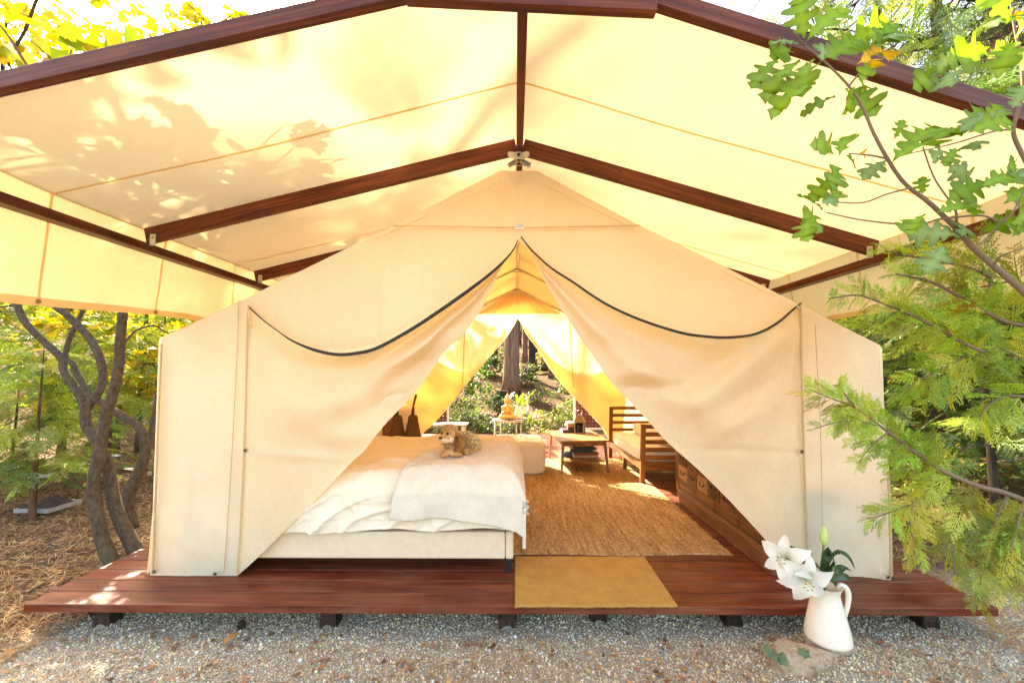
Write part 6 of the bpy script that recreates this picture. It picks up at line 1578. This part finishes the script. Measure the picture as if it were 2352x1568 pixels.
LV = [  # x, y in the enlarged top-right quarter, pointing angle in the picture, length, leaf kind
 (545, 190, 108, 200, 0), (560, 190, 42, 210, 1), (520, 210, 175, 150, 3), (480, 245, 205, 190, 0), (410, 290, 225, 190, 0), (520, 290, 230, 250, 1), (560, 300, 250, 220, 1), (640, 290, 28, 260, 0), (640, 300, 80, 120, 3), (720, 250, 22, 240, 0),
 (830, 300, 15, 150, 4), (870, 300, 250, 130, 1), (830, 390, 330, 120, 1), (770, 440, 260, 160, 1), (760, 450, 305, 200, 0), (700, 480, 200, 160, 0), (600, 400, 215, 230, 1), (560, 370, 200, 170, 0), (700, 770, 175, 170, 1), (720, 770, 60, 160, 1), (760, 780, 330, 110, 0),
 (830, 768, 5, 60, 4), (700, 820, 245, 170, 0), (700, 880, 235, 150, 1), (690, 1020, 60, 110, 1), (640, 1050, 140, 150, 0), (600, 1070, 225, 200, 1), (560, 1090, 255, 150, 1), (640, 1020, 20, 120, 3), (960, 800, 215, 150, 3), (990, 790, 25, 240, 1), (1030, 760, 40, 220, 1), (1000, 700, 75, 90, 0),
 (1130, 730, 30, 250, 0), (1180, 700, 25, 260, 1), (1240, 720, 240, 120, 3), (1310, 740, 235, 120, 0), (1380, 660, 20, 190, 1), (1370, 650, 50, 170, 0), (1420, 700, 215, 130, 3), (1470, 620, 60, 140, 1), (1560, 540, 200, 190, 3), (1600, 540, 60, 150, 3), (1480, 240, 195, 260, 0), (1500, 250, 15, 190, 1), (1300, 290, 200, 170, 3), (1240, 330, 215, 190, 0),
 (1260, 360, 235, 150, 3), (1590, 100, 130, 200, 1), (1570, 110, 195, 200, 0), (1600, 200, 250, 170, 1), (1640, 180, 100, 150, 4), (1650, 230, 260, 130, 3), (1140, 980, 100, 90, 0), (1150, 1070, 230, 130, 1), (1080, 1110, 210, 120, 0), (1220, 1060, 10, 170, 1), (1300, 1030, 350, 150, 1), (1400, 940, 140, 150, 3), (1480, 910, 200, 190, 0), (1440, 930, 20, 170, 1), (1500, 920, 15, 160, 3), (1440, 1040, 175, 120, 0),
 (1560, 1010, 20, 180, 1), (1310, 1180, 170, 190, 3), (1320, 1200, 150, 150, 3), (1260, 1230, 235, 170, 3), (1350, 1180, 40, 170, 3), (1440, 1160, 10, 170, 0), (1600, 900, 20, 150, 1), (1620, 840, 190, 160, 0), (1620, 1180, 60, 190, 1), (1600, 1120, 30, 170, 1), (1560, 960, 340, 150, 1), (960, 180, 20, 200, 3), (900, 210, 18, 200, 0), (850, 270, 12, 170, 4), (880, 230, 40, 170, 0), (1180, 410, 60, 150, 3), (1620, 60, 200, 150, 3)]
camr = _MW
for x, y, a, L, k in LV:
    L *= 0.95; a = R(a); Y = 1.25 + rng.uniform(-0.09, 0.09)
    p = P(1599.4 + 0.4558 * x, 0.4558 * y, Y)
    d = camr @ np.array([math.cos(a), math.sin(a), rng.normal(0, 0.4)]); up = camr @ np.array([rng.normal(0, 0.5), rng.normal(0.45, 0.4), rng.normal(0.75, 0.25)])
    M = dirs_to_rot(d[None], up[None])[0]
    place_leaf(oak, ol[k], p, M, L * 0.4558 / F_PX * Y * rng.uniform(1.0, 1.15))
nd = MB()
for x, y, a, L in ((480, 230, 235, 260), (640, 430, 238, 240), (650, 470, 250, 200), (380, 360, 15, 120), (400, 370, 10, 120), (770, 840, 330, 220), (705, 900, 290, 200), (880, 1030, 10, 60)):
    p = P(1599.4 + 0.4558 * x, 0.4558 * y, 1.26); d = camr @ np.array([math.cos(R(a)), math.sin(R(a)), 0.1]); e = p + d * L * 0.4558 / F_PX * 1.26
    nd.tube(smooth_path([p, (p + e) / 2 + [0, 0, 0.008], e], 8), 0.0005, 4)
nd.make("caught_needles", TINT if False else TWIG, oak)

# incense-cedar boughs close by on the right
cb = thing("cedar_bough_tree", "near cedar with feathery yellow green sprays hanging in from the right edge", "tree", (2.75, 1.75, -0.12))
MB().tube(wob([(2.75, 1.75, -0.3), (2.72, 1.77, 0.8), (2.76, 1.74, 2.0), (2.7, 1.8, 3.2)], 30, 0.02, 3), [0.05, 0.02], 10).make("trunk", BARKC, cb, smooth=True)
SP = []; bm_ = MB()
def zx(x, y): return (1787.5 + 0.5402 * x, 564.5 + 0.5402 * y)
def bough2(pts, Y0, Y1, rpx, every=16, L=150, start=0.15, col=(0.34, 0.47, 0.045), both=True, droop=0.0):
    q = smooth_path([P(*zx(x, y), Y0 + (Y1 - Y0) * i / (len(pts) - 1)) for i, (x, y) in enumerate(pts)], 40)
    bm_.tube(q, [a / F_PX * Y0 for a in rpx], 7)
    seg = np.linalg.norm(np.diff(q, axis=0), axis=1).sum()
    every *= 1.9
    n = int(seg / (every * 0.5402 / F_PX * Y0))
    for k in range(n + 1):
        t = start + (1 - start) * k / max(1, n); i = min(int(t * 39), 38); b = q[i]; T = q[i + 1] - q[i]; T /= np.linalg.norm(T)
        for s in ((-1, 1) if k < n else (0,)):
            v = camr[:, 2]
            side = np.cross(T, v) * s
            d = T * rng.uniform(0.8, 1.1) + side * rng.uniform(0.5, 0.9) + v * rng.normal(0, 0.3) + np.array([0, 0, -droop - 0.1])
            size = L * 0.5402 / F_PX * Y0 * (1.15 - 0.75 * t) * rng.uniform(0.75, 1.2)
            SP.append((b, d, size, np.array(col) * rng.lognormal(0, 0.32) * np.array([rng.uniform(0.7, 1.25), 1, 1]) * (np.array([1.2, 0.6, 0.8]) if rng.random() < 0.05 else 1)))
B = bough2
B([(1045, 340), (960, 320), (860, 270), (760, 210), (640, 150), (500, 120)], 1.75, 1.6, [5, 4, 2], 26, 230)
B([(900, 130), (800, 90), (660, 60), (540, 40), (450, 20)], 1.8, 1.7, [4, 3, 1.5], 26, 190, 0.1)
B([(870, 450), (760, 400), (690, 355), (600, 310), (520, 275), (420, 235), (330, 210), (215, 225)], 1.6, 1.5, [4, 3, 1.5], 22, 190, 0.1)
B([(1045, 1080), (950, 1045), (850, 1020), (690, 950), (560, 860), (440, 770), (330, 690), (230, 650), (130, 610)], 1.5, 1.42, [6, 5, 3.5, 2, 1], 24, 210, 0.35)
B([(440, 770), (340, 745), (250, 750), (150, 778)], 1.44, 1.4, [2, 1.5, 1], 24, 120, 0.1)
B([(470, 790), (420, 830), (370, 880), (345, 925)], 1.45, 1.42, [2, 1.2, 0.8], 22, 120, 0.1)
B([(330, 690), (290, 640), (265, 600), (262, 575)], 1.43, 1.4, [2, 1.2, 0.8], 20, 90, 0.1)
B([(700, 950), (640, 990), (590, 1060), (560, 1140), (570, 1240), (580, 1320)], 1.5, 1.45, [2.5, 2, 1], 24, 170, 0.05, (0.42, 0.46, 0.06), True, 0.5)
B([(560, 1100), (480, 1130), (420, 1150), (370, 1160)], 1.47, 1.43, [2, 1.5, 1], 22, 130, 0.1)
B([(840, 1010), (800, 1080), (760, 1180), (740, 1280), (760, 1400)], 1.52, 1.45, [3, 2, 1], 26, 190, 0.05, (0.36, 0.4, 0.055), True, 0.5)
B([(980, 1050), (930, 1150), (890, 1260), (860, 1400), (870, 1520)], 1.5, 1.4, [3, 2, 1], 26, 210, 0.05, (0.34, 0.38, 0.055), True, 0.5)
B([(1050, 1080), (1020, 1180), (990, 1300), (1000, 1450)], 1.45, 1.36, [3, 2, 1], 28, 230, 0.05, (0.38, 0.4, 0.06), True, 0.5)
B([(1045, 600), (960, 545), (890, 480), (868, 400), (870, 300), (910, 120)], 1.7, 1.8, [6, 5, 4, 3], 40, 240, 0.2)
B([(880, 450), (800, 470), (700, 520), (600, 570), (520, 620)], 1.72, 1.6, [3, 2, 1], 26, 210, 0.1)
B([(1045, 640), (960, 640), (880, 690), (850, 760)], 1.6, 1.5, [3, 2, 1], 28, 200, 0.1)
B([(1060, 180), (1000, 150), (900, 170), (800, 180), (700, 200)], 1.9, 1.75, [3, 2, 1], 28, 210, 0.1)
B([(1060, 500), (1000, 460), (930, 430)], 1.65, 1.6, [3, 2, 1], 28, 190, 0.1)
bm_.tube(smooth_path([(2.75, 1.75, 0.9), P(*zx(1200, 1140), 1.6), P(*zx(1045, 1080), 1.5)], 12), [0.02, 0.009], 7)
bm_.tube(smooth_path([(2.75, 1.75, 1.6), P(*zx(1200, 690), 1.75), P(*zx(1045, 600), 1.7)], 12), [0.02, 0.01], 7)
bm_.tube(smooth_path([(2.75, 1.75, 2.0), P(*zx(1200, 400), 1.8), P(*zx(1045, 340), 1.75)], 12), [0.02, 0.008], 7)
bm_.make("branches", TWIG, cb, smooth=True)
sp_ = SP
V, F, C = sprays(SPR_HI, np.array([a[0] for a in sp_]), np.array([a[1] for a in sp_]), np.array([a[2] for a in sp_]), np.clip(np.array([a[3] for a in sp_]), 0.01, 0.6), 0.9)
mesh_obj("foliage", V, F, CEDAR, cb, col=C)

# distant wood closing the view
n = 52000
a = rng.uniform(-1.75, 1.75, n); rad = rng.uniform(24, 46, n)
X = rad * np.sin(a) * 1.05; Y = 4 + rad * np.cos(a)
g = gz(X, Y); hh = (2.5 + 3.5 * rng.random(n)) * rng.random(n) ** 0.8
dens = fbm(np.stack([X * 0.25, Y * 0.25, hh * 0.35], 1), 77, 3)
k = dens > -0.25; X, Y, g, hh = X[k], Y[k], g[k], hh[k]; n = len(X)
V, F, C = leafy(OVAL, np.stack([X, Y, g + hh], 1), rng.uniform(0.3, 0.75, n), tints(n, (0.08, 0.13, 0.04), 0.4, (0.3, 0.3, 0.05), 0.22), -0.2, 0.6)
mesh_obj("distant_forest", V, F, LEAF, col=C, kind="stuff")
m = MB()
for k in range(110):
    a = rng.uniform(-1.7, 1.7); r_ = rng.uniform(20, 42); x, y = r_ * math.sin(a), 4 + r_ * math.cos(a)
    if abs(x) < 4 and y < 24: continue
    g = float(gz(np.array(x), np.array(y))); h = rng.uniform(8, 13); m.tube([(x, y, g - 0.3), (x + rng.normal(0, 0.2), y, g + h * 0.5), (x + rng.normal(0, 0.4), y, g + h)], [rng.uniform(0.1, 0.28), 0.06], 7)
m.make("distant_trunks", BARKD, kind="stuff")
# low ground cover on slope and forest floor
n = 16000
X = rng.uniform(-16, 14, n); Y = rng.uniform(3.2, 34, n)
k = (np.abs(X) > 3.6) | (Y > 9.4); k &= fbm(np.stack([X * 0.6, Y * 0.6, X * 0], 1), 55, 3) > 0.18
X, Y = X[k], Y[k]; n = len(X)
V, F, C = leafy(OVAL, np.stack([X, Y, gz(X, Y) + 0.05 + 0.25 * rng.random(n) ** 2], 1), rng.uniform(0.05, 0.14, n), tints(n, (0.09, 0.14, 0.04), 0.35, (0.3, 0.24, 0.05), 0.25), 0.2, 0.5)
mesh_obj("undergrowth", V, F, LEAF, col=C, kind="stuff")

# things lying on the left forest floor
pb = G(112, 1172, -0.08)
t = thing("planter_frame", "low wooden tray filled with dark crumpled cloth on the left forest floor", "tray", (pb[0], pb[1], float(gz(pb[0], pb[1]))))
g = float(gz(pb[0], pb[1])) + 0.03
MB().box((pb[0], pb[1] - 0.15, g + 0.03), (0.3, 0.02, 0.04)).make("board", GREYB, t); MB().box((pb[0], pb[1] + 0.15, g + 0.03), (0.3, 0.02, 0.04)).make("board", GREYB, t)
for s in (-1, 1): MB().box((pb[0] + s * 0.16, pb[1], g + 0.03), (0.02, 0.32, 0.04)).make("board", GREYB, t)
grid_obj("dark_cloth", lambda u, v: np.stack([pb[0] + (u - 0.5) * 0.33, pb[1] + (v - 0.5) * 0.3, g + 0.04 + 0.08 * np.sin(math.pi * u) * np.sin(math.pi * v) + 0.025 * fbm(np.stack([u * 5, v * 5, u * 0], 1), 3, 3)], 1), 30, 30, m_plain("charred_brown_cloth", (0.05, 0.028, 0.022), 0.8), t)
for k, (x, y, w_, lb_) in enumerate(((170, 1063, 0.55, "pale weathered board lying among the left trees"), (255, 1047, 0.4, "grey board behind the curving grey trunks"), (90, 1090, 0.35, "pale plank at the far left on the forest floor"), (300, 1080, 0.5, "reddish board on the ground near the tent's left wall"))):
    c = G(x, y, 0.0); z = float(gz(c[0], c[1])) + 0.05
    M = np.array(Matrix.Rotation(0.25 * (-1) ** k, 3, 'Z'))
    o = MB().box((c[0], c[1], z), (w_, 0.09, 0.03), M).make("board", (WHITEP, GREYB, WHITEP, DECK)[k]); tag(o, lb_, "board")
c = G(283, 905, 0.9); q = P(284, 905, 5.6)
